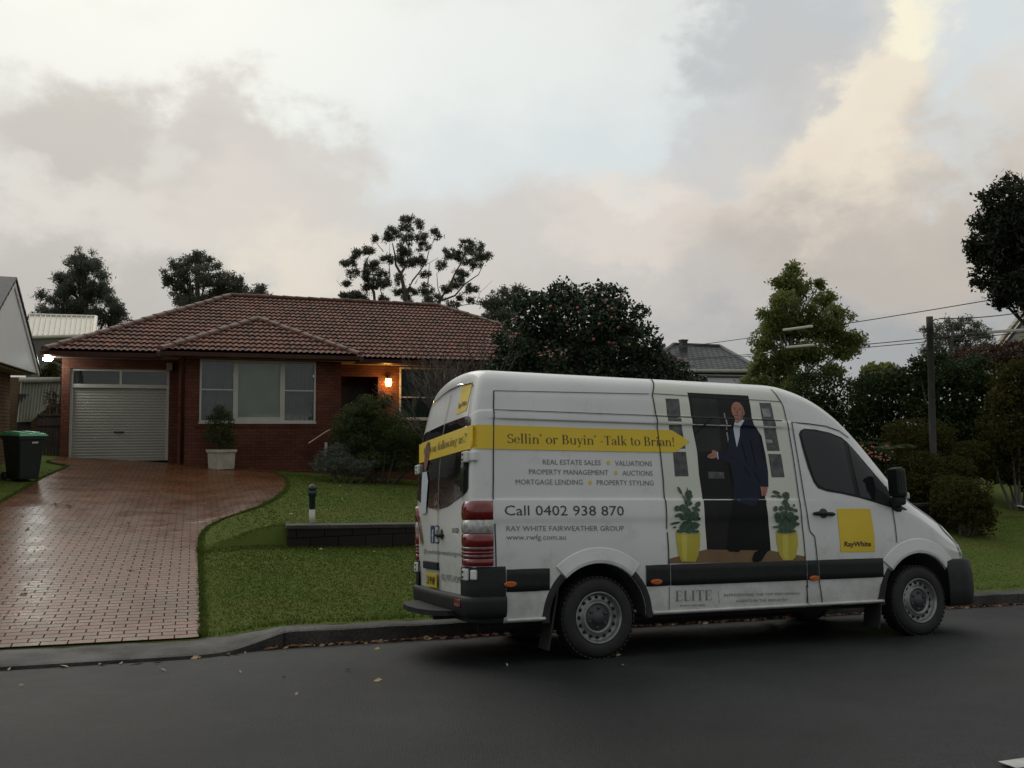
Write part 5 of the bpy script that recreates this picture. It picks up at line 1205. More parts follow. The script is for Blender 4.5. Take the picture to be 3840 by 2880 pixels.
# ------------------------------------------------------------------ plants
def leaves_np(name, blobs, n, size, m, parent=None, seed=0, flat_=.0, shell=.55, droop=0., asp=.5, holes=.0, clump=0):
    """leaf-sized faces spread through ellipsoid clumps [(centre, (rx,ry,rz))]"""
    r = np.random.default_rng(seed); vol = np.array([b[1][0]*b[1][1]*b[1][2] for b in blobs])**(2/3.); vol /= vol.sum()
    C = []
    for b, f in zip(blobs, vol):
        k = max(6, int(n*f)); d = r.normal(size=(k, 3)); d /= np.linalg.norm(d, axis=1)[:, None]
        rad = shell+(1-shell)*r.random(k)**.7
        bump = 1+.16*np.sin(d[:, 0]*7+b[0][0]*3)*np.cos(d[:, 2]*6+b[0][2]*5)+.12*np.sin(d[:, 1]*11+d[:, 2]*9+b[0][1])
        p = np.array(b[0])+d*np.array(b[1])*(rad*bump)[:, None]; C.append(p)
    C = np.concatenate(C)
    if clump:                                  # sprays: every point carries a small bunch
        C = np.repeat(C, clump, 0)+r.normal(0, size*1.1, (len(C)*clump, 3))
    k = len(C); a = r.normal(size=(k, 3)); a[:, 2] -= droop; a /= np.linalg.norm(a, axis=1)[:, None]
    b = np.cross(a, r.normal(size=(k, 3))); b /= np.linalg.norm(b, axis=1)[:, None]
    s = size*r.uniform(.6, 1.4, k)[:, None]; c3 = np.cross(a, b)*s*.12
    V = np.concatenate([C-a*s, C+b*s*asp+c3, C+a*s, C-b*s*asp+c3], 0); F = np.stack([np.arange(k), np.arange(k)+k, np.arange(k)+2*k, np.arange(k)+3*k], 1)
    t = np.clip(r.normal(.45, .28, k)+.2*np.sin(C[:, 0]*2.3/size*.12)*np.sin(C[:, 2]*2/size*.12), 0, 1)
    return pyd(name, V, F, m, parent, tint=np.tile(t, 4))
def shatter(blobs, seed, k=6, f=.5, spread=.75, flat_=.75):   # irregular sprays inside each clump
    r = random.Random(seed); out = []
    for c, q in blobs:
        for _ in range(k):
            while True:
                d = Vector((r.uniform(-1, 1), r.uniform(-1, 1), r.uniform(-1, 1)))
                if d.length < 1: break
            ff = f*r.uniform(.55, 1.25); out.append((Vector(c)+Vector((d.x*q[0], d.y*q[1], d.z*q[2]))*spread, (q[0]*ff, q[1]*ff, q[2]*ff*flat_)))
    return out
def rel(blobs, base): return [((Vector(c)-base), r) for c, r in blobs]
def pxblobs(lst, D, sq=1., depth=1., jit=0., rnd=None, s=2212.):
    """(x, y, r[, ry]) in photo pixels at depth D -> ellipsoids"""
    out = []
    for q in lst:
        k = D/1853.; c = atD(q[0], q[1], D+(rnd.uniform(-jit, jit) if rnd else 0)); rx = q[2]*k; rz = (q[3] if len(q) > 3 else q[2])*k*sq
        out.append((c, (rx, rx*depth, rz)))
    return out
def limbs(bm, base, top, blobs, r0, rnd, n=7, split=.35):
    trunk = [base.lerp(top, t)+Vector((rnd.uniform(-.12, .12), rnd.uniform(-.12, .12), 0))*(1 if 0 < t < 1 else 0)*min(1, (top-base).length*.15) for t in (0, .25, .5, .75, 1)]
    tube(bm, trunk, [r0, r0*.85, r0*.68, r0*.48, r0*.25], 8)
    for c, r in blobs:
        c = Vector(c); f = clamp((c.z-base.z)/max(.1, (top.z-base.z))*.75-.12, .12, .92); i = f*4; a = trunk[int(i)].lerp(trunk[min(4, int(i)+1)], i % 1)
        mid = a.lerp(c, .55)+Vector((rnd.uniform(-.2, .2), rnd.uniform(-.2, .2), rnd.uniform(-.1, .25)))*(c-a).length*.35
        rr = r0*.32; tube(bm, [a, mid, c, c+(c-mid)*.3], [rr, rr*.6, rr*.3, rr*.08], 6)
        for k in range(2):
            e = c+Vector((rnd.uniform(-1, 1)*r[0], rnd.uniform(-1, 1)*r[1], rnd.uniform(-.3, 1)*r[2]))*.8; tube(bm, [mid, mid.lerp(e, .5)+Vector((0, 0, .1)), e], [rr*.4, rr*.25, rr*.06], 5)
def tree(name, label, blobs, base, top, n, size, leaf, bark='bark', r0=.25, seed=0, cat='tree', crown='crown', group=None, **k):
    e = empty(name, base, label, cat, group=group); rnd = random.Random(seed); rb = rel(blobs, base)
    sk = k.pop('sh', 14); core = k.pop('core', 0); leaves_np(crown, (shatter(rb, seed, sk, k.pop('shf', .42), 1.) + ([(c, (q[0]*core, q[1]*core, q[2]*core)) for c, q in rb] if core else [])) if sk else rb, n, size, leaf, e, seed, **k)
    bm = bmesh.new(); limbs(bm, Vector((0, 0, 0)), top-base, rb, r0, rnd); bobj('trunk', bm, bark, e); return e
rnd = random.Random(3)
# spreading she-oak behind the outbuilding
D = 52; L_ = [(180, 565, 32, 30), (150, 600, 38, 34), (205, 605, 42, 40), (130, 645, 38, 30), (180, 650, 46, 40), (235, 650, 36, 34), (110, 680, 30, 22), (160, 690, 50, 24), (225, 690, 40, 24), (262, 680, 20, 16), (70, 690, 16, 12)]
b = pxblobs(L_, D, depth=1.1, jit=1.2, rnd=rnd); base = atD(180, 900, D); tree('she_oak', 'fine leaved rounded grey green tree behind the cream roofed building', b, base, atD(180, 560, D), 6500, .085, 'leaf_oak', seed=21, r0=.35, clump=5, asp=.3, shell=.1)
# gum at left of the ridge
D = 50; L_ = [(385, 575, 28, 18), (420, 565, 34, 20), (362, 600, 22, 16), (400, 605, 40, 26), (450, 590, 30, 22), (468, 612, 44, 22), (395, 640, 24, 24), (505, 618, 32, 22), (480, 640, 40, 22), (530, 640, 36, 20), (560, 628, 16, 12), (575, 645, 20, 10), (430, 655, 40, 16)]
b = pxblobs(L_, D, depth=1., jit=1.2, rnd=rnd); base = atD(430, 900, D); tree('gum_tree', 'broad dark gum tree showing above the left end of the tiled ridge', b, base, atD(425, 570, D), 4200, .085, 'leaf_gum', 'bark', .3, 22, clump=5, asp=.35, shell=.1)
# tall open gum behind the ridge
ZG = lambda X, Y: (691+X*.1823, 449+Y*.1823)
GB = [(1030, 130, 70), (850, 300, 105), (1030, 240, 75), (1170, 190, 62), (650, 375, 52), (1210, 340, 70), (1370, 310, 75), (1230, 470, 80), (1040, 370, 70), (980, 490, 90), (800, 600, 80), (1040, 620, 130), (1200, 630, 80), (430, 530, 70), (570, 500, 75), (370, 630, 95), (620, 680, 90), (560, 770, 70), (720, 780, 80), (400, 780, 60), (620, 900, 110), (760, 880, 80), (330, 1060, 100), (500, 1080, 110), (730, 1120, 90), (930, 830, 60), (940, 960, 85), (1080, 1040, 110), (1250, 990, 105), (1260, 790, 50), (1430, 680, 65), (1520, 540, 80), (1770, 470, 105), (1890, 460, 62), (1690, 590, 105), (1880, 570, 90), (1980, 570, 50), (1860, 690, 70), (1680, 780, 95), (1620, 900, 85), (1500, 950, 65), (1780, 960, 75), (1660, 1070, 35), (1790, 1100, 38), (1340, 1120, 115), (1560, 1170, 85), (320, 900, 40)]
D = 55; b = pxblobs([(*ZG(X, Y), r*.1823*.95, r*.1823*.75) for X, Y, r in GB], D, depth=1., jit=1.8, rnd=rnd)
base = atD(873, 900, D)
def biggum():
    e = empty('gum_tree', base, 'tallest open gum tree with separate leaf clumps behind the middle of the tiled ridge', 'tree'); rb = rel(b, base)
    leaves_np('crown', shatter(rb, 23, 13, .4, 1.12, .62), 8500, .075, 'leaf_gum', e, 23, clump=5, asp=.35, shell=.1)
    bm = bmesh.new(); P_ = lambda X, Y: atD(*ZG(X, Y), D)-base
    for pts, r in (([(1010, 1800), (1020, 1150), (985, 900), (960, 780), (900, 680), (890, 560), (860, 420)], .26), ([(960, 780), (1010, 700), (1050, 560), (1060, 420), (1030, 200)], .15), ([(1020, 1150), (1040, 980), (1100, 860), (1180, 760), (1260, 640), (1300, 480), (1380, 330)], .12), ([(1300, 1800), (1420, 1090), (1540, 920), (1600, 780), (1700, 600)], .22), ([(1440, 1100), (1600, 1040), (1720, 900), (1880, 790), (1950, 640)], .12), ([(700, 1700), (640, 1000), (520, 800), (530, 660), (600, 540)], .18), ([(740, 1400), (740, 1050), (720, 980), (760, 880)], .1), ([(1440, 1060), (1400, 960), (1385, 780), (1470, 690)], .06), ([(1280, 900), (1290, 760), (1300, 650), (1400, 590)], .07), ([(750, 520), (740, 500), (670, 420), (650, 380)], .06), ([(330, 700), (320, 640), (370, 640)], .05), ([(1650, 1160), (1850, 1130), (1900, 1000), (2050, 860)], .045), ([(1060, 900), (1080, 960), (1060, 1100)], .07), ([(830, 820), (820, 650), (830, 400)], .06), ([(1130, 900), (1200, 760), (1190, 640)], .05), ([(250, 930), (200, 860), (240, 820)], .03)):
        q = [P_(*p) for p in pts]; n = len(q); tube(bm, q, [r*.62*(1-.8*i/(n-1)) for i in range(n)], 6)
    bobj('trunk', bm, 'bark', e)
biggum()
D = 48; L_ = [(1055, 660, 20, 16), (1085, 640, 30, 18), (1110, 655, 26, 20), (1075, 675, 26, 18), (1100, 690, 36, 24), (1060, 700, 18, 12), (1048, 690, 10, 8), (1120, 625, 14, 8)]
b = pxblobs(L_, D, jit=.8, rnd=rnd); base = atD(1085, 900, D); tree('gum_tree', 'small gum tree half hidden by the flowering camellia', b, base, atD(1085, 640, D), 1500, .09, 'leaf_gum', 'bark', .2, 24, clump=5, asp=.33, shell=.1)
D = 60; L_ = [(2015, 715, 24, 16), (2045, 705, 26, 14), (2085, 700, 30, 14), (2110, 715, 30, 18), (2060, 735, 36, 20), (2015, 745, 24, 20), (2125, 740, 24, 18), (2090, 755, 36, 18), (2030, 770, 30, 14), (2000, 760, 10, 14)]
b = pxblobs(L_, D, jit=1, rnd=rnd); base = atD(2060, 930, D); tree('gum_tree', 'distant flat topped gum tree just right of the timber pole', b, base, atD(2060, 700, D), 1900, .1, 'leaf_gum', 'bark', .3, 25, clump=5, asp=.33, shell=.1)
# camellia in flower
D = 19.5; L_ = [(1215, 640, 50, 38), (1300, 650, 55, 42), (1160, 680, 60, 50), (1250, 690, 90, 60), (1340, 690, 55, 50), (1120, 740, 55, 55), (1200, 760, 90, 70), (1300, 750, 90, 70), (1380, 740, 50, 50), (1090, 800, 40, 60), (1170, 840, 100, 70), (1290, 840, 110, 80), (1400, 800, 60, 50), (1440, 810, 55, 40), (1480, 830, 40, 26), (1400, 870, 90, 60), (1200, 930, 130, 80), (1340, 940, 130, 80)]
b = pxblobs(L_, D, depth=1.1, jit=.35, rnd=rnd); base = Vector((*atD(1255, 900, D).xy, .2)); base.z = G(base.x, base.y)
ca = tree('camellia', 'big dense dark green camellia dotted with pink flowers behind the van roof', b, base, atD(1255, 640, D), 52000, .05, 'leaf_camellia', 'bark', .12, 26, sh=9, shf=.36, core=.97, shell=.55, asp=.55)
def flowers(parent, pts, base, r, m, seed, name='flower'):
    rr = random.Random(seed)
    for p in pts:
        bm = bmesh.new(); q = p-base
        for k in range(11):
            a = k*2.4; t = .25+.75*k/11; d = Vector((math.cos(a)*t, -.7+.5*t, math.sin(a)*t)).normalized()
            x = d.cross(Vector((0, 1, .2))).normalized()*r*.5; y = d.cross(x).normalized()*r*.5; c = q+Vector((math.cos(a), -.35, math.sin(a)))*r*t*.7
            bm.faces.new([bm.verts.new(v) for v in (c-x-y*.4, c-y, c+x-y*.4, c+x*.7+y, c-x*.7+y)])
        lay = bm.verts.layers.float.new('tint'); tt = rr.random()
        for v in bm.verts: v[lay] = clamp(tt+rr.uniform(-.2, .2))
        bobj(name, bm, m, parent)
FP = [(1226, 702), (1311, 649), (1314, 662), (1323, 667), (1322, 686), (1336, 708), (1345, 640), (1270, 640), (1283, 733), (1316, 740), (1248, 665), (1190, 662), (1067, 770), (1108, 690), (1360, 745), (1295, 700)]
flowers(ca, [atD(x, y, D-.95-.5*rnd.random()) for x, y in FP], base, .045, 'petal_pink', 5)
# loose lime green tree
D = 34; L_ = [(1709, 590, 22, 24), (1700, 615, 34, 24), (1725, 630, 34, 26), (1690, 650, 36, 24), (1670, 690, 30, 24), (1725, 680, 50, 30), (1775, 650, 30, 24), (1800, 690, 36, 30), (1760, 710, 50, 34), (1690, 720, 50, 30), (1650, 740, 30, 26), (1810, 730, 40, 30), (1845, 740, 26, 22), (1640, 790, 28, 30), (1690, 780, 50, 34), (1750, 760, 50, 26), (1820, 765, 34, 16), (1660, 830, 50, 30), (1720, 830, 46, 24), (1770, 615, 6, 8), (1800, 800, 30, 14)]
b = pxblobs(L_, D, depth=1., jit=.8, rnd=rnd); base = atD(1715, 960, D); tree('lime_tree', 'yellow green open tree with pale stems behind the white wire sleeves', b, base, atD(1712, 600, D), 7500, .07, 'leaf_lime', 'pale_bark', .16, 27, clump=5, asp=.45, shell=.1, sh=13, shf=.42, core=.8)
# big dark tree at the right edge
D = 27; L_ = [(2190, 420, 50, 45), (2150, 460, 45, 45), (2240, 440, 90, 80), (2130, 520, 42, 50), (2190, 520, 70, 70), (2150, 580, 45, 45), (2230, 560, 90, 80), (2180, 620, 45, 36), (2230, 630, 60, 40), (2290, 520, 100, 120), (2165, 650, 16, 10), (2105, 540, 22, 20)]
b = pxblobs(L_, D, depth=1.1, jit=.6, rnd=rnd); base = atD(2290, 930, D); tree('dark_tree', 'large dense dark tree crown leaning in at the right edge above the cream gable', b, base, atD(2240, 500, D), 6000, .08, 'leaf_dark', 'bark', .3, 28, clump=5, asp=.45, shell=.3)
# hedge and shrubs at the right
def shrub(name, label, lst, D, n, size, leaf, seed, cat='shrub', depth=1., jit=.3, shell=.7, crown='foliage', ground=None, sq=1., group=None, **k):
    b = pxblobs(lst, D, sq, depth, jit, rnd); cx = sum(q[0].x for q in b)/len(b); cy = sum(q[0].y for q in b)/len(b); base = Vector((cx, cy, 0)); base.z = G(cx, cy) if ground is None else ground
    e = empty(name, base, label, cat, group=group); rb = rel(b, base); sk = k.pop('sh', 0); leaves_np(crown, shatter(rb, seed, sk, .42, 1.)+[(c, (q[0]*.92, q[1]*.92, q[2]*.92)) for c, q in rb] if sk else rb, n, size, leaf, e, seed, shell=shell, **k)
    bm = bmesh.new(); rr = random.Random(seed)
    for c, r in rb:
        c = Vector(c); q = Vector((c.x*.35+rr.uniform(-.08, .08), c.y*.35, -.05)); tube(bm, [q, q.lerp(c, .5)+Vector((rr.uniform(-.1, .1), 0, 0)), c], [.035, .025, .01], 5)
    bobj('stems', bm, 'dark_twig', e); return e, base
shrub('hedge', 'tall dark hedge directly behind the front of the van', [(1760, 850, 60, 55), (1830, 870, 70, 70), (1900, 870, 70, 55), (1790, 930, 80, 60), (1880, 940, 80, 60), (1930, 830, 50, 40), (1960, 860, 50, 60), (1820, 1000, 90, 50), (1920, 1000, 80, 50)], 22, 24000, .05, 'leaf_hedge', 31, 'hedge', jit=.5, sh=14, shell=.45)
shrub('lime_shrub', 'small pale green bushy tree rising above the dark hedge left of the pole', [(1885, 805, 24, 18), (1912, 800, 22, 16), (1930, 812, 20, 16), (1900, 830, 40, 22)], 26, 1500, .09, 'leaf_lime', 32, 'small tree')
e, bb = shrub('hedge', 'high green hedge with white flowers behind and beside the timber pole', [(2020, 800, 50, 45), (2080, 810, 60, 50), (2050, 870, 70, 60), (2120, 860, 60, 60), (2000, 880, 50, 60), (1985, 800, 22, 26), (2070, 930, 80, 50), (2000, 980, 70, 50), (2080, 1000, 80, 50), (2130, 940, 50, 60)], 21, 26000, .05, 'leaf_hedge', 33, 'hedge', jit=.5, sh=16, shell=.4)
flowers(e, [atD(x, y, 19.6) for x, y in ((1972, 842), (2052, 841), (2074, 851), (2019, 883), (2040, 838), (1962, 853), (2090, 864))], bb, .03, 'petal_white', 6)
shrub('red_shrub', 'rounded dark reddish hedge below the cream weatherboard gable', [(2110, 775, 60, 26), (2170, 770, 60, 30), (2220, 775, 60, 40), (2080, 790, 40, 20)], 24, 6500, .055, 'leaf_red', 34, jit=.4)
shrub('conifer_hedge', 'tall olive green hedge filling the right edge beside the lawn', [(2190, 830, 50, 60), (2170, 900, 50, 70), (2220, 900, 60, 90), (2180, 970, 60, 60), (2240, 980, 60, 70), (2250, 850, 60, 80), (2170, 1010, 60, 40), (2230, 1020, 70, 40), (2140, 960, 40, 50)], 19, 24000, .044, 'leaf_azalea', 35, 'hedge', jit=.4, sh=16, shell=.4)
for q, (lst, D_, lab) in enumerate(((([(1945, 925, 36, 18), (1985, 925, 50, 22), (2030, 935, 30, 20), (1970, 950, 60, 30), (2030, 955, 30, 26)]), 18, 'topmost clipped round azalea bush behind the pole'), (([(1990, 990, 42, 16), (1965, 1005, 30, 18), (2060, 1005, 42, 20), (2010, 1012, 60, 22), (2080, 1015, 24, 16)]), 17, 'middle clipped azalea bush of the tiers round the pole'), (([(1975, 1040, 30, 16), (1960, 1060, 36, 18), (1990, 1070, 30, 20)]), 16.6, 'small clipped bush between the van mirror and the pole'), (([(2060, 1045, 44, 18), (2100, 1055, 40, 22), (2060, 1075, 50, 26), (2110, 1085, 30, 30), (2125, 1100, 20, 20), (2090, 1112, 56, 24)]), 15.8, 'lowest clipped azalea bush spilling over the end of the stone wall'), (([(2095, 970, 36, 18), (2120, 985, 28, 24), (2090, 1000, 30, 20)]), 18.4, 'clipped dark bush right of the pole in front of the tall hedge'))):
    lst = lst + [(x, y+ry*.9, rx*.95, ry) for x, y, rx, ry in lst]
    shrub('clipped_azalea', lab, lst, D_, 9000, .026, 'leaf_azalea', 40+q, jit=.15, shell=.85, group='clipped azaleas beside the timber pole')
e, bb = shrub('flowering_azalea', 'pink flowering bush just above the van windscreen', [(1860, 970, 24, 16), (1890, 985, 26, 18), (1915, 990, 20, 14), (1890, 1005, 40, 20)], 17, 1600, .04, 'leaf_hedge', 50, jit=.2)
flowers(e, [atD(1850+rnd.random()*80, 962+rnd.random()*34, 16.6-.2*rnd.random()) for _ in range(40)], bb, .024, 'petal_pink', 7)
def cycad():
    base = atD(1920, 975, 17.3); e = empty('cycad', Vector((base.x, base.y, base.z-.25)), 'arching green cycad fronds beside the pink flowering bush', 'plant'); bm = bmesh.new(); rr = random.Random(4); lay = bm.verts.layers.float.new('tint')
    for k in range(16):
        a = 2*PI*k/16+rr.uniform(-.2, .2); up = rr.uniform(.3, .7); L_ = rr.uniform(.4, .6); pts = [Vector((math.cos(a)*L_*t, math.sin(a)*L_*t, .25+up*L_*(t*1.6-t*t*1.3))) for t in np.linspace(0, 1, 12)]
        for p, q in zip(pts, pts[1:]):
            d = (q-p).normalized(); s = d.cross(Vector((0, 0, 1))).normalized()
            for sg in (-1, 1): bm.faces.new([bm.verts.new(v) for v in (p, p+d*.02, p+s*sg*.11+d*.07+Vector((0, 0, .02)))])
    for v in bm.verts: v[lay] = rr.random()
    bobj('fronds', bm, 'leaf_bush', e)
    bm = bmesh.new(); tube(bm, [(0, 0, -.2), (0, 0, .26)], [.08, .1], 8); bobj('trunk', bm, 'bark', e)
cycad()
# garden in front of the house
e, bb = shrub('green_bush', 'big loose green bush in front of the front door and porch', [(790, 880, 46, 26), (835, 865, 26, 18), (760, 905, 44, 30), (820, 905, 60, 40), (740, 935, 40, 30), (870, 930, 50, 40), (800, 950, 70, 50), (860, 975, 60, 40), (790, 990, 60, 36), (910, 960, 40, 30), (890, 1000, 50, 24)], 22.5, 20000, .05, 'leaf_bush', 60, 'bush', jit=.4, asp=.25, droop=-.3, shell=.3, sh=14)
shrub('grey_bush', 'low silvery grey leaved bush at the edge of the lawn', [(705, 985, 24, 16), (730, 975, 28, 18), (700, 1005, 30, 18), (740, 1000, 36, 22), (780, 1005, 26, 14), (770, 1018, 36, 12), (810, 1000, 12, 8)], 21.7, 6000, .036, 'leaf_grey', 61, 'bush', jit=.25, asp=.25, shell=.5)
def bare_shrub():
    base = ongnd(930, 1010); base = atD(945, 1000, 19.5); base.z = G(base.x, base.y); e = empty('bare_shrub', base, 'leafless twiggy shrub between the front window and the back of the van', 'shrub'); bm = bmesh.new(); rr = random.Random(12)
    def grow(p, d, L_, r, k):
        q = p+d*L_*.5+Vector((rr.uniform(-1, 1), rr.uniform(-1, 1), rr.uniform(-.5, 1)))*L_*.08; t = p+d*L_; tube(bm, [p, q, t], [r, r*.8, r*.6], 5, cap=False)
        if k == 0: return
        for _ in range(3 if k > 1 else 2):
            nd = (d+Vector((rr.uniform(-1, 1), rr.uniform(-1, 1), rr.uniform(-.35, .8)))*.62).normalized(); grow(t, nd, L_*rr.uniform(.6, .85), r*.7, k-1)
    for k in range(9): grow(Vector((rr.uniform(-.1, .1), rr.uniform(-.1, .1), 0)), Vector((rr.uniform(-.6, .55), rr.uniform(-.4, .4), 1)).normalized(), rr.uniform(.95, 1.3), .028, 4)
    bobj('branches', bm, 'dark_twig', e)
bare_shrub()
def planter():
    p = ongnd(478, 1013); p = atY(478, 1012, 16.4); p.z = G(p.x, p.y)+.03; e = empty('planter', p, 'pale square stone planter on the driveway under the front window', 'planter')
    h = .52; bm = bmesh.new(); w0, w1 = .24, .26; Rz = Matrix.Rotation(.5, 4, 'Z')
    rings = [[bm.verts.new(Rz @ Vector((sx*w, sy*w, z))) for sx, sy in ((-1, -1), (1, -1), (1, 1), (-1, 1))] for w, z in ((w0, 0), (w1, h-.07), (w1+.03, h-.07), (w1+.03, h), (w1-.03, h), (w1-.04, h-.06))]
    bm.faces.new(rings[0]); bm.faces.new(rings[-1])
    for a, b in zip(rings, rings[1:]):
        for k in range(4): bm.faces.new((a[k], a[(k+1) % 4], b[(k+1) % 4], b[k]))
    bmesh.ops.recalc_face_normals(bm, faces=bm.faces); bobj('pot', bm, 'stone_pot', e)
    D_ = (p-CAM).dot(CM @ Vector((0, 0, -1)))
    q = empty('potted_shrub', p+Vector((0, 0, h-.06)), 'twiggy small leaved shrub growing in the pale square planter', 'shrub')
    bl = rel(pxblobs([(475, 885, 16, 14), (465, 905, 22, 14), (490, 900, 16, 14), (458, 925, 20, 16), (485, 925, 22, 18), (500, 915, 10, 10), (470, 945, 26, 18), (498, 945, 16, 14), (485, 960, 22, 14), (452, 945, 12, 10), (500, 965, 10, 16)], D_, jit=.1, rnd=rnd), p+Vector((0, 0, h-.06)))
    leaves_np('foliage', bl, 3200, .027, 'leaf_bush', q, 70, shell=.2, asp=.5); bm = bmesh.new(); limbs(bm, Vector((0, 0, 0)), Vector((0, 0, .9)), bl, .03, random.Random(5)); bobj('trunk', bm, 'dark_twig', q)
planter()
# low stone retaining wall, pipe, rail, post
def blockwall(name, label, x0, x1, y0, y1, z0, z1a, z1b):
    e = empty(name, ((x0+x1)/2, (y0+y1)/2, z0), label, 'wall'); o = e.location; bm = bmesh.new()
    P8 = [(x0, y0, z0), (x1, y0, z0), (x1, y1, z0), (x0, y1, z0), (x0, y0, z1a-.05), (x1, y0, z1b-.05), (x1, y1, z1b-.05), (x0, y1, z1a-.05)]
    v = [bm.verts.new(Vector(p)-o) for p in P8]
    for f in ((0, 1, 5, 4), (1, 2, 6, 5), (2, 3, 7, 6), (3, 0, 4, 7), (4, 5, 6, 7)): bm.faces.new([v[k] for k in f])
    bobj('blocks', bm, 'dark_block', e)
    bm = bmesh.new(); n = max(1, int((x1-x0)/.6))
    for k in range(n):
        a, b = lerp(x0-.03, x1+.03, k/n)+.004, lerp(x0-.03, x1+.03, (k+1)/n)-.004; za, zb = lerp(z1a, z1b, k/n), lerp(z1a, z1b, (k+1)/n)
        t = rnd.uniform(-.004, .004); q = [bm.verts.new(Vector(p)-o) for p in ((a, y0-.025, za-.051+t), (b, y0-.025, zb-.051+t), (b, y1+.025, zb-.051+t), (a, y1+.025, za-.051+t), (a, y0-.025, za+t), (b, y0-.025, zb+t), (b, y1+.025, zb+t), (a, y1+.025, za+t))]
        for f in ((0, 1, 5, 4), (1, 2, 6, 5), (2, 3, 7, 6), (3, 0, 4, 7), (4, 5, 6, 7), (3, 2, 1, 0)): bm.faces.new([q[i] for i in f])
    bobj('capping', bm, 'concrete_dark', e)
blockwall('retaining_wall', 'low dark stone block wall across the front lawn left of the van', WX0, 6.2, WY-.24, WY-.005, -.3, zwall(WX0)+.02, zwall(6.2)+.02)
pa, pb = ongnd(1985, 1140), ongnd(2078, 1138)
blockwall('retaining_wall', 'grey block wall end under the clipped bushes beyond the van bonnet', pb.x-2.6, pb.x, pb.y-.1, pb.y+.15, pb.z-.3, pb.z+.5, pb.z+.48)
pp_ = atY(674, 1130, WY+.22); pp_.z = G(pp_.x, WY+.22)-.03
e = empty('standpipe', pp_, 'short pipe with dark green cap and white base behind the low wall', 'pipe')
bm = bmesh.new(); lathe(bm, [(.0, 0), (.046, 0), (.046, .26), (0, .26)], 18); bobj('base_pipe', bm, 'pipe_white', e)
bm = bmesh.new(); lathe(bm, [(.046, .26), (.048, .27), (.048, .44), (.056, .45), (.056, .47), (.066, .48), (.066, .54), (.058, .55), (.058, .565), (.068, .57), (.066, .60), (.05, .62), (.03, .645), (0, .65)], 20); box(bm, Vector((.075, 0, .59)), (.03, .02, .02)); bobj('cap', bm, 'pipe_green', e)
ra, rb_ = atY(667, 957, 16.3), atY(703, 933, 16.5); e = empty('handrail', (ra.x, ra.y, G(ra.x, ra.y)), 'thin sloping metal handrail beside the porch steps', 'handrail'); o = e.location
bm = bmesh.new(); tube(bm, [ra-o, rb_-o, rb_-o+Vector((.25, .3, .1))], .018, 8); tube(bm, [rb_-o+Vector((.2, .25, .09)), rb_-o+Vector((.2, .25, -.7))], .016, 8); tube(bm, [ra-o, ra-o+Vector((.04, .1, -.06)), ra-o+Vector((.05, .7, -.07))], .016, 8); bobj('rail', bm, 'metal_rail', e)
bp_ = atY(704, 970, 15.9); boxo('garden_post', (bp_.x, bp_.y, bp_.z-.2), (.07, .07, .75), 'pipe_white', bev=.01); tag(bpy.data.objects['garden_post'], 'short white square post behind the grey leaved bush', 'post')
# ------------------------------------------------------------------ pole and wires
pt = atD(2008, 684, 17.5); bs = Vector((pt.x+.02, pt.y, 0)); bs.z = G(bs.x, bs.y)-.2
e = empty('service_pole', bs, 'thin dark timber service pole standing among the clipped bushes', 'pole'); d_ = pt-bs
bm = bmesh.new(); tube(bm, [(0, 0, 0), d_*.5, d_*.94, d_*.941, d_], [.073, .066, .06, .066, .066], 14); bobj('post', bm, 'pole_timber', e)
bm = bmesh.new(); tube(bm, [d_+Vector((.06, 0, -.1)), d_+Vector((.16, 0, -.04)), d_+Vector((.25, .02, -.06))], .012, 6); bobj('bracket', bm, 'wire', e)
bm = bmesh.new()
for k in range(2): lathe(bm, [(0, 0), (.025, .005), (.03, .03), (.02, .05), (0, .055)], 10, Matrix.Translation(d_+Vector((.08, -.03, -.16-.12*k))))
bobj('insulator', bm, 'white_tube', e)
def wire(label, a, b, sag, r=.012):
    pts = [a.lerp(b, t)-Vector((0, 0, sag*4*t*(1-t))) for t in np.linspace(0, 1, 15)]; o = pts[0]
    bm = bmesh.new(); tube(bm, [p-o for p in pts], r, 6); ob = bobj('power_line', bm, 'wire'); ob.location = o; return tag(ob, label, 'cable', 'overhead cables at the right')
wa = [((1200, 776, 58), (2330, 615, 26), .3, 'uppermost overhead cable passing above the timber pole'), ((1200, 788, 58), (2330, 697, 26), .25, 'overhead cable passing just below the top of the pole'), ((1200, 783, 62), (2330, 706, 27), .35, 'lowest thin overhead cable behind the pole')]
for a, b, sg, lab in wa: wire(lab, atD(*a), atD(*b), sg, .017)
wire('overhead cable running from the pole top out to the right', pt+Vector((.25, 0, -.03)), atD(2330, 643, 24), .15, .013)
def sleeve(label, a, b, D0, D1):
    p, q = atD(*a, D0), atD(*b, D1); bm = bmesh.new(); tube(bm, [p-p, q-p], .047, 10); o = bobj('cable_sleeve', bm, 'white_tube'); o.location = p; tag(o, label, 'cable cover', 'white tubes on the cables')
sleeve('white cable tube on the uppermost wire in front of the lime green tree', (1692, 713), (1755, 704.5), 30.5, 29.8)
sleeve('white cable tube on the lower wire in front of the lime green tree', (1699, 750.5), (1758, 745), 30.5, 29.8)
sleeve('white cable tube crossing the cream gable at the right edge', (2133, 718), (2260, 709), 27, 26)
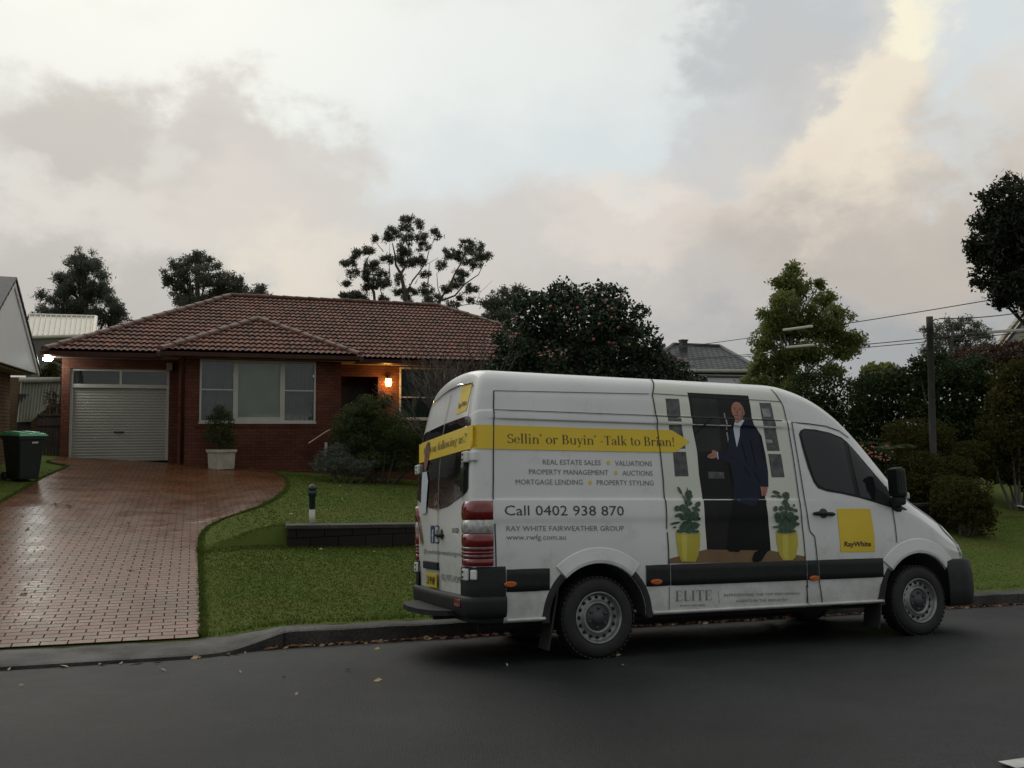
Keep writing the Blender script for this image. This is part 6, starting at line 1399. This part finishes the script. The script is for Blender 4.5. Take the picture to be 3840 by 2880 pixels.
# ------------------------------------------------------------------ neighbouring buildings
def poly_thick(bm, pts, d, o): prism(bm, [Vector(p)-o for p in pts], d)
def left_house():
    X = -7.15; yb, zb = 16.9, 3.45; ya, za = 13.5, 5.28; o = Vector((-8.5, 13.5, .8)); e = empty('gabled_house', o, 'white gabled house with dark tiled roof at the left edge', 'house')
    yf = 2*ya-yb
    bm = bmesh.new(); poly_thick(bm, [(X, yf, zb), (X, yb, zb), (X, ya, za)], Vector((-.08, 0, 0)), o); bobj('gable', bm, 'white_board', e)
    # stepped tile edge along the rake and the two roof slopes
    for sg in (1, -1):
        bm = bmesh.new(); y1 = yb if sg > 0 else yf; n = 13
        for k in range(n):
            a, b = k/n, (k+1)/n+.03; p, q = Vector((X+.06, lerp(ya, y1, a), lerp(za, zb, a)+.07)), Vector((X+.06, lerp(ya, y1, b), lerp(za, zb, b)+.045)); nn = Vector((0, (za-zb)*sg, abs(y1-ya))).normalized()
            poly_thick(bm, [p, q, q+nn*.05, p+nn*.05], Vector((-9, 0, 0)), o)
        bobj('roof', bm, 'dark_tile', e)
        bm = bmesh.new(); poly_thick(bm, [(X+.03, ya, za+.04), (X+.03, y1, zb+.04), (X+.03, y1, zb-.1), (X+.03, ya, za-.1)], Vector((-.026, 0, 0)), o); bobj('barge_board', bm, 'white_board', e)
    bm = bmesh.new(); box(bm, Vector((X-2.1, (yf+yb)/2, zb-.03))-o, (3.9, yb-yf-.05, .05)); bobj('soffit', bm, 'soffit', e)
    bm = bmesh.new(); box(bm, Vector((X-.5-.12, (yf+yb)/2-.2, (zb+.2)/2))-o, (.24, yb-yf-.9, zb-.27)); bobj('wall', bm, 'tan_brick_side', e)
    bm = bmesh.new(); box(bm, Vector((X-2.6, yb-.78, (zb+.2)/2))-o, (3.7, .24, zb-.27)); box(bm, Vector((X-2.6, yf+.5, (zb+.2)/2))-o, (3.7, .24, zb-.27)); bobj('wall', bm, 'tan_brick_front', e)
left_house()
def shed():
    D = 36; a, b, c, d_ = atD(55, 726, D), atD(203, 722, D+2.2), atD(207, 685, D+5), atD(64, 681, D+3); o = Vector((*((a+c)/2).xy, .8)); e = empty('outbuilding', o, 'two storey olive outbuilding with ribbed cream steel roof at the left', 'building')
    bm = bmesh.new(); n = 13
    for k in range(n):
        for t0, t1, h in ((0, .12, .06), (.12, .2, .06), (.2, 1., 0)):
            u0, u1 = (k+t0)/n, (k+t1)/n; hh = Vector((0, 0, h)); h1 = Vector((0, 0, h if t0 == 0 else 0))
            bm.faces.new([bm.verts.new(p-o) for p in (a.lerp(b, u0)+hh, a.lerp(b, u1)+h1, d_.lerp(c, u1)+h1, d_.lerp(c, u0)+hh)])
    bobj('roof', bm, 'cream_steel', e)
    bm = bmesh.new(); tube(bm, [a-o-Vector((0, .05, .05)), b-o-Vector((0, .05, .05))], .08, 8); bobj('gutter', bm, 'cream_steel', e)
    bm = bmesh.new(); tube(bm, [b-o, c-o], .09, 8); tube(bm, [d_-o, c-o], .09, 8); bobj('barge_capping', bm, 'cream_steel', e)
    bm = bmesh.new(); q = [a.lerp(b, .02), a.lerp(b, .98), c.lerp(d_, .02), c.lerp(d_, .98)]
    for i in range(4):
        p, r = q[i], q[(i+1) % 4]; bm.faces.new([bm.verts.new(v-o) for v in (Vector((p.x, p.y, 0)), Vector((r.x, r.y, 0)), r-Vector((0, 0, .06)), p-Vector((0, 0, .06)))])
    bobj('wall', bm, 'olive_fibro', e)
shed()
def hip_house(name, label, D, pts, wall_z, roof_m, wall_m, chim=None):
    (x0, y0), (x1, y1), (x2, y2), (x3, y3) = pts      # eave left, ridge left, ridge right, eave right
    a, d_ = atD(x0, y0, D), atD(x3, y3, D); r1_, r2_ = atD(x1, y1, D+4.5), atD(x2, y2, D+4.5); back = Vector((.3, 8.5, 0)); o = Vector((*((a+d_)/2).xy, 0)); e = empty(name, o, label, 'house'); a2, d2 = a+back, d_+back; bm = bmesh.new()
    V = {k: bm.verts.new(v-o) for k, v in dict(a=a, d=d_, r1=r1_, r2=r2_, a2=a2, d2=d2).items()}
    for f in (('a', 'd', 'r2', 'r1'), ('d', 'd2', 'r2'), ('d2', 'a2', 'r1', 'r2'), ('a2', 'a', 'r1')): bm.faces.new([V[k] for k in f])
    bobj('roof', bm, roof_m, e)
    bm = bmesh.new()
    for p, q in ((a, r1_), (d_, r2_), (r1_, r2_)): tube(bm, [p-o, q-o], .12, 8)
    bobj('ridge_capping', bm, 'dark_tile', e)
    bm = bmesh.new()
    for p, q in ((a, d_), (d_, d2), (d2, a2), (a2, a)): tube(bm, [p-o, q-o], .1, 6)
    bobj('gutter', bm, 'white_timber', e)
    bm = bmesh.new(); c = [a.lerp(d_, .04)+Vector((0, .5, 0)), a.lerp(d_, .96)+Vector((0, .5, 0)), d2.lerp(a2, .04)-Vector((0, .5, 0)), d2.lerp(a2, .96)-Vector((0, .5, 0))]
    for i in range(4):
        p, q = c[i], c[(i+1) % 4]; bm.faces.new([bm.verts.new(v-o) for v in (Vector((p.x, p.y, wall_z)), Vector((q.x, q.y, wall_z)), q, p)])
    bobj('wall', bm, wall_m, e)
    if chim:
        p = atD(*chim, D+3.5); bm = bmesh.new(); box(bm, p-o-Vector((0, 0, .2)), (.35, .35, .9)); box(bm, p-o+Vector((0, 0, .26)), (.42, .42, .08)); bobj('chimney', bm, 'dark_tile', e)
    m_ = a.lerp(d_, .62); bm = bmesh.new(); box(bm, Vector((m_.x, m_.y+.46, m_.z-1.1))-o, (1.8, .06, 1.1)); bobj('window', bm, 'van_glass', e)
hip_house('far_house', 'far house with grey tiled hip roof and dark flue beyond the camellia', 46, [(1380, 800), (1455, 744), (1555, 748), (1650, 802)], -2, 'slate_tile', 'olive_fibro', (1476, 745))
hip_house('far_house', 'lower brown tiled roof just showing over the van roof below the grey hip roof', 38, [(1440, 850), (1500, 814), (1640, 816), (1700, 850)], -2, 'dark_tile', 'olive_fibro')
def right_house():
    D = 30; ap = atD(2300, 560, D+1); bl = atD(2150, 752, D); dr_ = (bl-ap); o = Vector((*bl.xy, .5)); e = empty('weatherboard_house', o, 'cream weatherboard gable with white barge board at the right edge', 'house'); k = 1.25
    low = ap+dr_*k; br = Vector((2*ap.x-low.x, ap.y+.2, low.z)); bk = (bl-CAM); bk.z = 0; bk = Matrix.Rotation(-.12, 3, 'Z') @ bk.normalized()*8
    bm = bmesh.new(); poly_thick(bm, [low, br, ap], Vector((0, .15, 0)), o); poly_thick(bm, [Vector((low.x+.3, low.y+.02, -.5)), Vector((br.x-.3, br.y+.02, -.5)), Vector((br.x-.3, br.y+.02, br.z+.2)), Vector((low.x+.3, low.y+.02, low.z+.2))], Vector((0, .12, 0)), o); g = bobj('gable', bm, 'weatherboard_front', e)
    n = Vector((dr_.z, 0, -dr_.x)).normalized(); n = n if n.z > 0 else -n
    bm = bmesh.new(); f = Vector((0, -.25, 0)); poly_thick(bm, [ap+f, low+f, low+f-n*.28, ap+f-n*.28], Vector((0, .1, 0)), o); bobj('barge_board', bm, 'white_timber', e)
    bm = bmesh.new(); poly_thick(bm, [ap+f*1.4+n*.1, low+f*1.4+n*.1, low+f*1.4, ap+f*1.4], bk, o); bobj('roof', bm, 'dark_tile', e)
    bm = bmesh.new(); poly_thick(bm, [ap+f*1.4+Vector((0, 0, .15)), br+f*1.4+Vector((0, 0, .15)), br+f*1.4, ap+f*1.4], bk, o); bobj('roof', bm, 'dark_tile', e)
brick_mat('weatherboard_front', ((.62, .58, .46), (.58, .54, .43)), (.2, .18, .14), 6., .17, .01, 'XZ', rough=.6, bump=.3)
right_house()
# between the houses on the left
def side_gap():
    o = Vector((-8, 22, 1)); D = 27
    a, b, c, d_, m1, m2 = atD(38, 823, D), atD(128, 822, D), atD(128, 870, D), atD(92, 888, D), atD(66, 911, D), atD(36, 912, D); o = Vector((*a.xy, 1.)); e = empty('awning', o, 'pale ribbed sheet awning in the gap between the two houses', 'awning')
    bm = bmesh.new(); n = 26; top = [a.lerp(b, k/n) for k in range(n+1)]
    bot = []
    for k in range(n+1):
        t = k/n; bot.append(m2.lerp(m1, t/.35) if t < .35 else (m1.lerp(d_, (t-.35)/.27) if t < .62 else d_.lerp(c, (t-.62)/.38)))
    tv = [bm.verts.new(p-o+Vector((0, .5+.03*(-1)**k, 0))) for k, p in enumerate(top)]; bv = [bm.verts.new(p-o+Vector((0, .03*(-1)**k, 0))) for k, p in enumerate(bot)]
    for k in range(n): bm.faces.new((tv[k], tv[k+1], bv[k+1], bv[k]))
    bobj('sheet', bm, 'pale_sheet', e)
    bm = bmesh.new(); tube(bm, [a-o+Vector((0, .42, .05)), b-o+Vector((0, .42, .05))], .09, 6); bobj('beam', bm, 'pipe_white', e)
    D = 28; w = atD(95, 915, D); boxo('side_wall', (w.x-.1, w.y+.6, 2.0), (3.6, .2, 3.4), 'tan_brick_front'); tag(bpy.data.objects['side_wall'], 'tan brick wall at the back of the gap between the houses', 'wall')
    p, q = atD(37, 912, 27.2), atD(64, 960, 27.2); e = empty('side_door', ((p.x+q.x)/2, p.y, q.z), 'dark brown door under the pale awning in the side gap', 'door'); bm = bmesh.new(); box(bm, Vector((0, 0, .45)), (q.x-p.x, .06, 2.3)); bobj('leaf', bm, 'dark_gate', e); bm = bmesh.new(); lathe(bm, [(0, 0), (.03, .01), (.03, .04), (0, .05)], 10, Matrix.Translation((.25, -.03, .3)) @ Matrix.Rotation(PI/2, 4, 'X')); bobj('knob', bm, 'metal_rail', e)
    x0, x1 = X_at(88, 19.2), hx0-.02; gz = zhouse(-7.2); e = empty('side_gate', ((x0+x1)/2, 18.6, gz), 'low dark boarded gate between the green lidded bin and the garage corner', 'gate'); bm = bmesh.new(); w = x1-x0
    for k in range(8): box(bm, Vector((-w/2+w*(k+.5)/8, 0, .55)), (w/8-.012, .03, 1.1))
    bobj('boards', bm, 'dark_gate', e); bm = bmesh.new(); box(bm, Vector((0, -.03, 1.13)), (w, .05, .05)); box(bm, Vector((0, -.03, .86)), (w, .03, .06)); bobj('rails', bm, 'dark_gate', e)
side_gap()
shrub('red_stemmed_shrub', 'reddish leaved shrub lit by the flood lamp beside the garage corner', [(108, 860, 14, 24), (116, 890, 14, 30), (102, 900, 14, 24), (112, 930, 16, 20), (120, 860, 8, 20)], 25.3, 900, .045, 'leaf_red', 80, jit=.2, shell=.3, asp=.3)
shrub('pale_shrub', 'dim olive shrub below the flood lamp behind the awning', [(112, 800, 18, 16), (95, 806, 12, 12), (122, 812, 12, 14), (106, 822, 20, 12)], 29.5, 700, .07, 'leaf_azalea', 81, jit=.2, shell=.3)
def wheelie_bin():
    p = atD(49, 1030, 18.2); p.z = G(p.x, p.y)+.0; e = empty('wheelie_bin', p, 'dark green wheelie bin with bright green lid on the grass by the driveway', 'bin', rot=(0, 0, R(38)))
    bm = bmesh.new(); H = .98; prof = [(.20, .25, .04), (.21, .26, .10), (.27, .34, H-.12), (.29, .36, H-.10), (.29, .36, H-.02)]
    rings = [[bm.verts.new((sx*w, sy*d, z)) for sx, sy in ((-1, -.92), (-.92, -1), (.92, -1), (1, -.92), (1, .92), (.92, 1), (-.92, 1), (-1, .92))] for w, d, z in prof]
    for a, b in zip(rings, rings[1:]):
        for k in range(8): bm.faces.new((a[k], a[(k+1) % 8], b[(k+1) % 8], b[k]))
    bm.faces.new(rings[0][::-1]); bobj('body', bm, 'bin_green', e)
    bm = bmesh.new(); V = []
    lid = [(-.31, -.40, H-.03), (.31, -.40, H-.03), (.31, .36, H-.01), (-.31, .36, H-.01)]; top = [(-.27, -.35, H+.02), (.27, -.35, H+.02), (.27, .32, H+.06), (-.27, .32, H+.06)]
    a = [bm.verts.new(v) for v in lid]; b = [bm.verts.new(v) for v in top]; bm.faces.new(b); bm.faces.new(a[::-1])
    for k in range(4): bm.faces.new((a[k], a[(k+1) % 4], b[(k+1) % 4], b[k]))
    for x in (-.13, .13): box(bm, Vector((x, -.02, H+.045)), (.18, .5, .03), Matrix.Rotation(.06, 3, 'X'), bev=.01)
    bobj('lid', bm, 'lid_green', e)
    bm = bmesh.new(); tube(bm, [(-.24, .43, H-.04), (.24, .43, H-.04)], .018, 8)
    for x in (-.24, .24): box(bm, Vector((x, .385, H-.05)), (.04, .12, .06), bev=.01)
    bobj('handle', bm, 'bin_green', e)
    for x in (-.25, .25):
        bm = bmesh.new(); lathe(bm, [(0, -.03), (.085, -.03), (.1, -.015), (.1, .015), (.085, .03), (0, .03)], 20, Matrix.Translation((x, .27, .1)) @ Matrix.Rotation(PI/2, 4, 'Y')); bobj('wheel', bm, 'dark_rubber', e)
    bm = bmesh.new(); box(bm, Vector((.06, -.333, .83)), (.13, .006, .075), Matrix.Rotation(-.09, 3, 'X')); bobj('sticker', bm, 'sticker', e)
wheelie_bin()
q = ongnd(6, 1080); e = empty('brick_edging', (q.x-.4, q.y, G(q.x, q.y)), 'short row of orange bricks at the left edge of the driveway', 'edging'); bm = bmesh.new()
for k in range(5): box(bm, Vector((-.25*k+.2, .14*k-.2, .07)), (.24, .12, .15), Matrix.Rotation(-.5, 3, 'Z'), bev=.008)
bobj('bricks', bm, 'orange_brick', e)
w = ongnd(2205, 1103); e = empty('garden_sign', w, 'small white flat marker lying on the lawn at the right edge', 'marker'); bm = bmesh.new(); box(bm, Vector((.15, 0, .06)), (.5, .16, .03), Matrix.Rotation(.2, 3, 'Y'), bev=.005); bobj('board', bm, 'white_board', e); bm = bmesh.new(); box(bm, Vector((.25, 0, .02)), (.04, .04, .08)); bobj('stake', bm, 'white_board', e)
# house number on the kerb
def kerb_pt(a, b, o):
    f = kerbf(a); zt = zkerb(a); zb = zroad(a, 1.08); t = (b-zb)/(zt-zb); y = lerp(1.08, 1.112, clamp(t)); return Vector((a, y-.004-o, b))
kn = ongnd(1212, 2379, 3840.); xk = -2.0
pk = [((-2.21, zroad(-2.2, 1.08)+.045), (-1.93, zroad(-1.93, 1.08)+.045))]
o = flat('kerb_number', place_text(sans('129'), *pk[0], .095), 'sticker', kerb_pt, .003, 0); o.parent = None; tag(o, 'faded white house number 129 painted on the kerb face', 'number')
# ------------------------------------------------------------------ leaf litter
def litter(name, label, n, fx, size, m, seed):
    r = np.random.default_rng(seed); V = []; F = []; T = []
    for i in range(n):
        x, y, z = fx(r); a = r.uniform(0, 2*PI); s = size*r.uniform(.5, 1.4); d = Vector((math.cos(a), math.sin(a), r.uniform(-.2, .3)))*s; p = Vector((-math.sin(a), math.cos(a), r.uniform(-.2, .4)))*s*.45; c = Vector((x, y, z+.012)); k = len(V)
        V += [c-d, c+p+Vector((0, 0, .01)), c+d, c-p]; F.append((k, k+1, k+2, k+3)); T += [r.random()]*4
    o = pyd(name, V, F, m, tint=T); tag(o, label, 'leaves', kind='stuff')
def gut(x0, x1, sp_):
    def f(r):
        x = r.uniform(x0, x1); y = lerp(.6, 1.06, kerbf(x))-abs(r.normal(0, sp_)); return x, y, zroad(x, y)
    return f
litter('leaf_litter', 'brown and red fallen leaves along the kerb and under the van', 900, gut(-2.7, 7.5, .06), .03, 'litter', 90)
litter('leaf_litter', 'pale fallen leaves in the gutter along the driveway crossing', 70, gut(-6.5, 2.5, .09), .045, 'litter_pale', 91)
def lawnf(r):
    x, y = r.uniform(-3.2, 3), r.uniform(1.4, 14); return x, y, G(x, y)+.02
litter('lawn_leaves', 'a few pale fallen leaves lying on the front lawn', 45, lawnf, .032, 'litter_pale', 92)
def drv(r):
    x, y = r.uniform(-6.2, -3.6), r.uniform(1.5, 12); return x, y, G(x, y)+.035
litter('driveway_leaves', 'dark wet leaves scattered over the paved driveway', 26, drv, .05, 'litter', 93)
litter('road_leaves', 'scattered leaves on the wet road near the kerb', 16, lambda r: (lambda x, y: (x, y, zroad(x, y)))(r.uniform(-6, 1), r.uniform(-1.6, .7)), .03, 'litter_pale', 94)
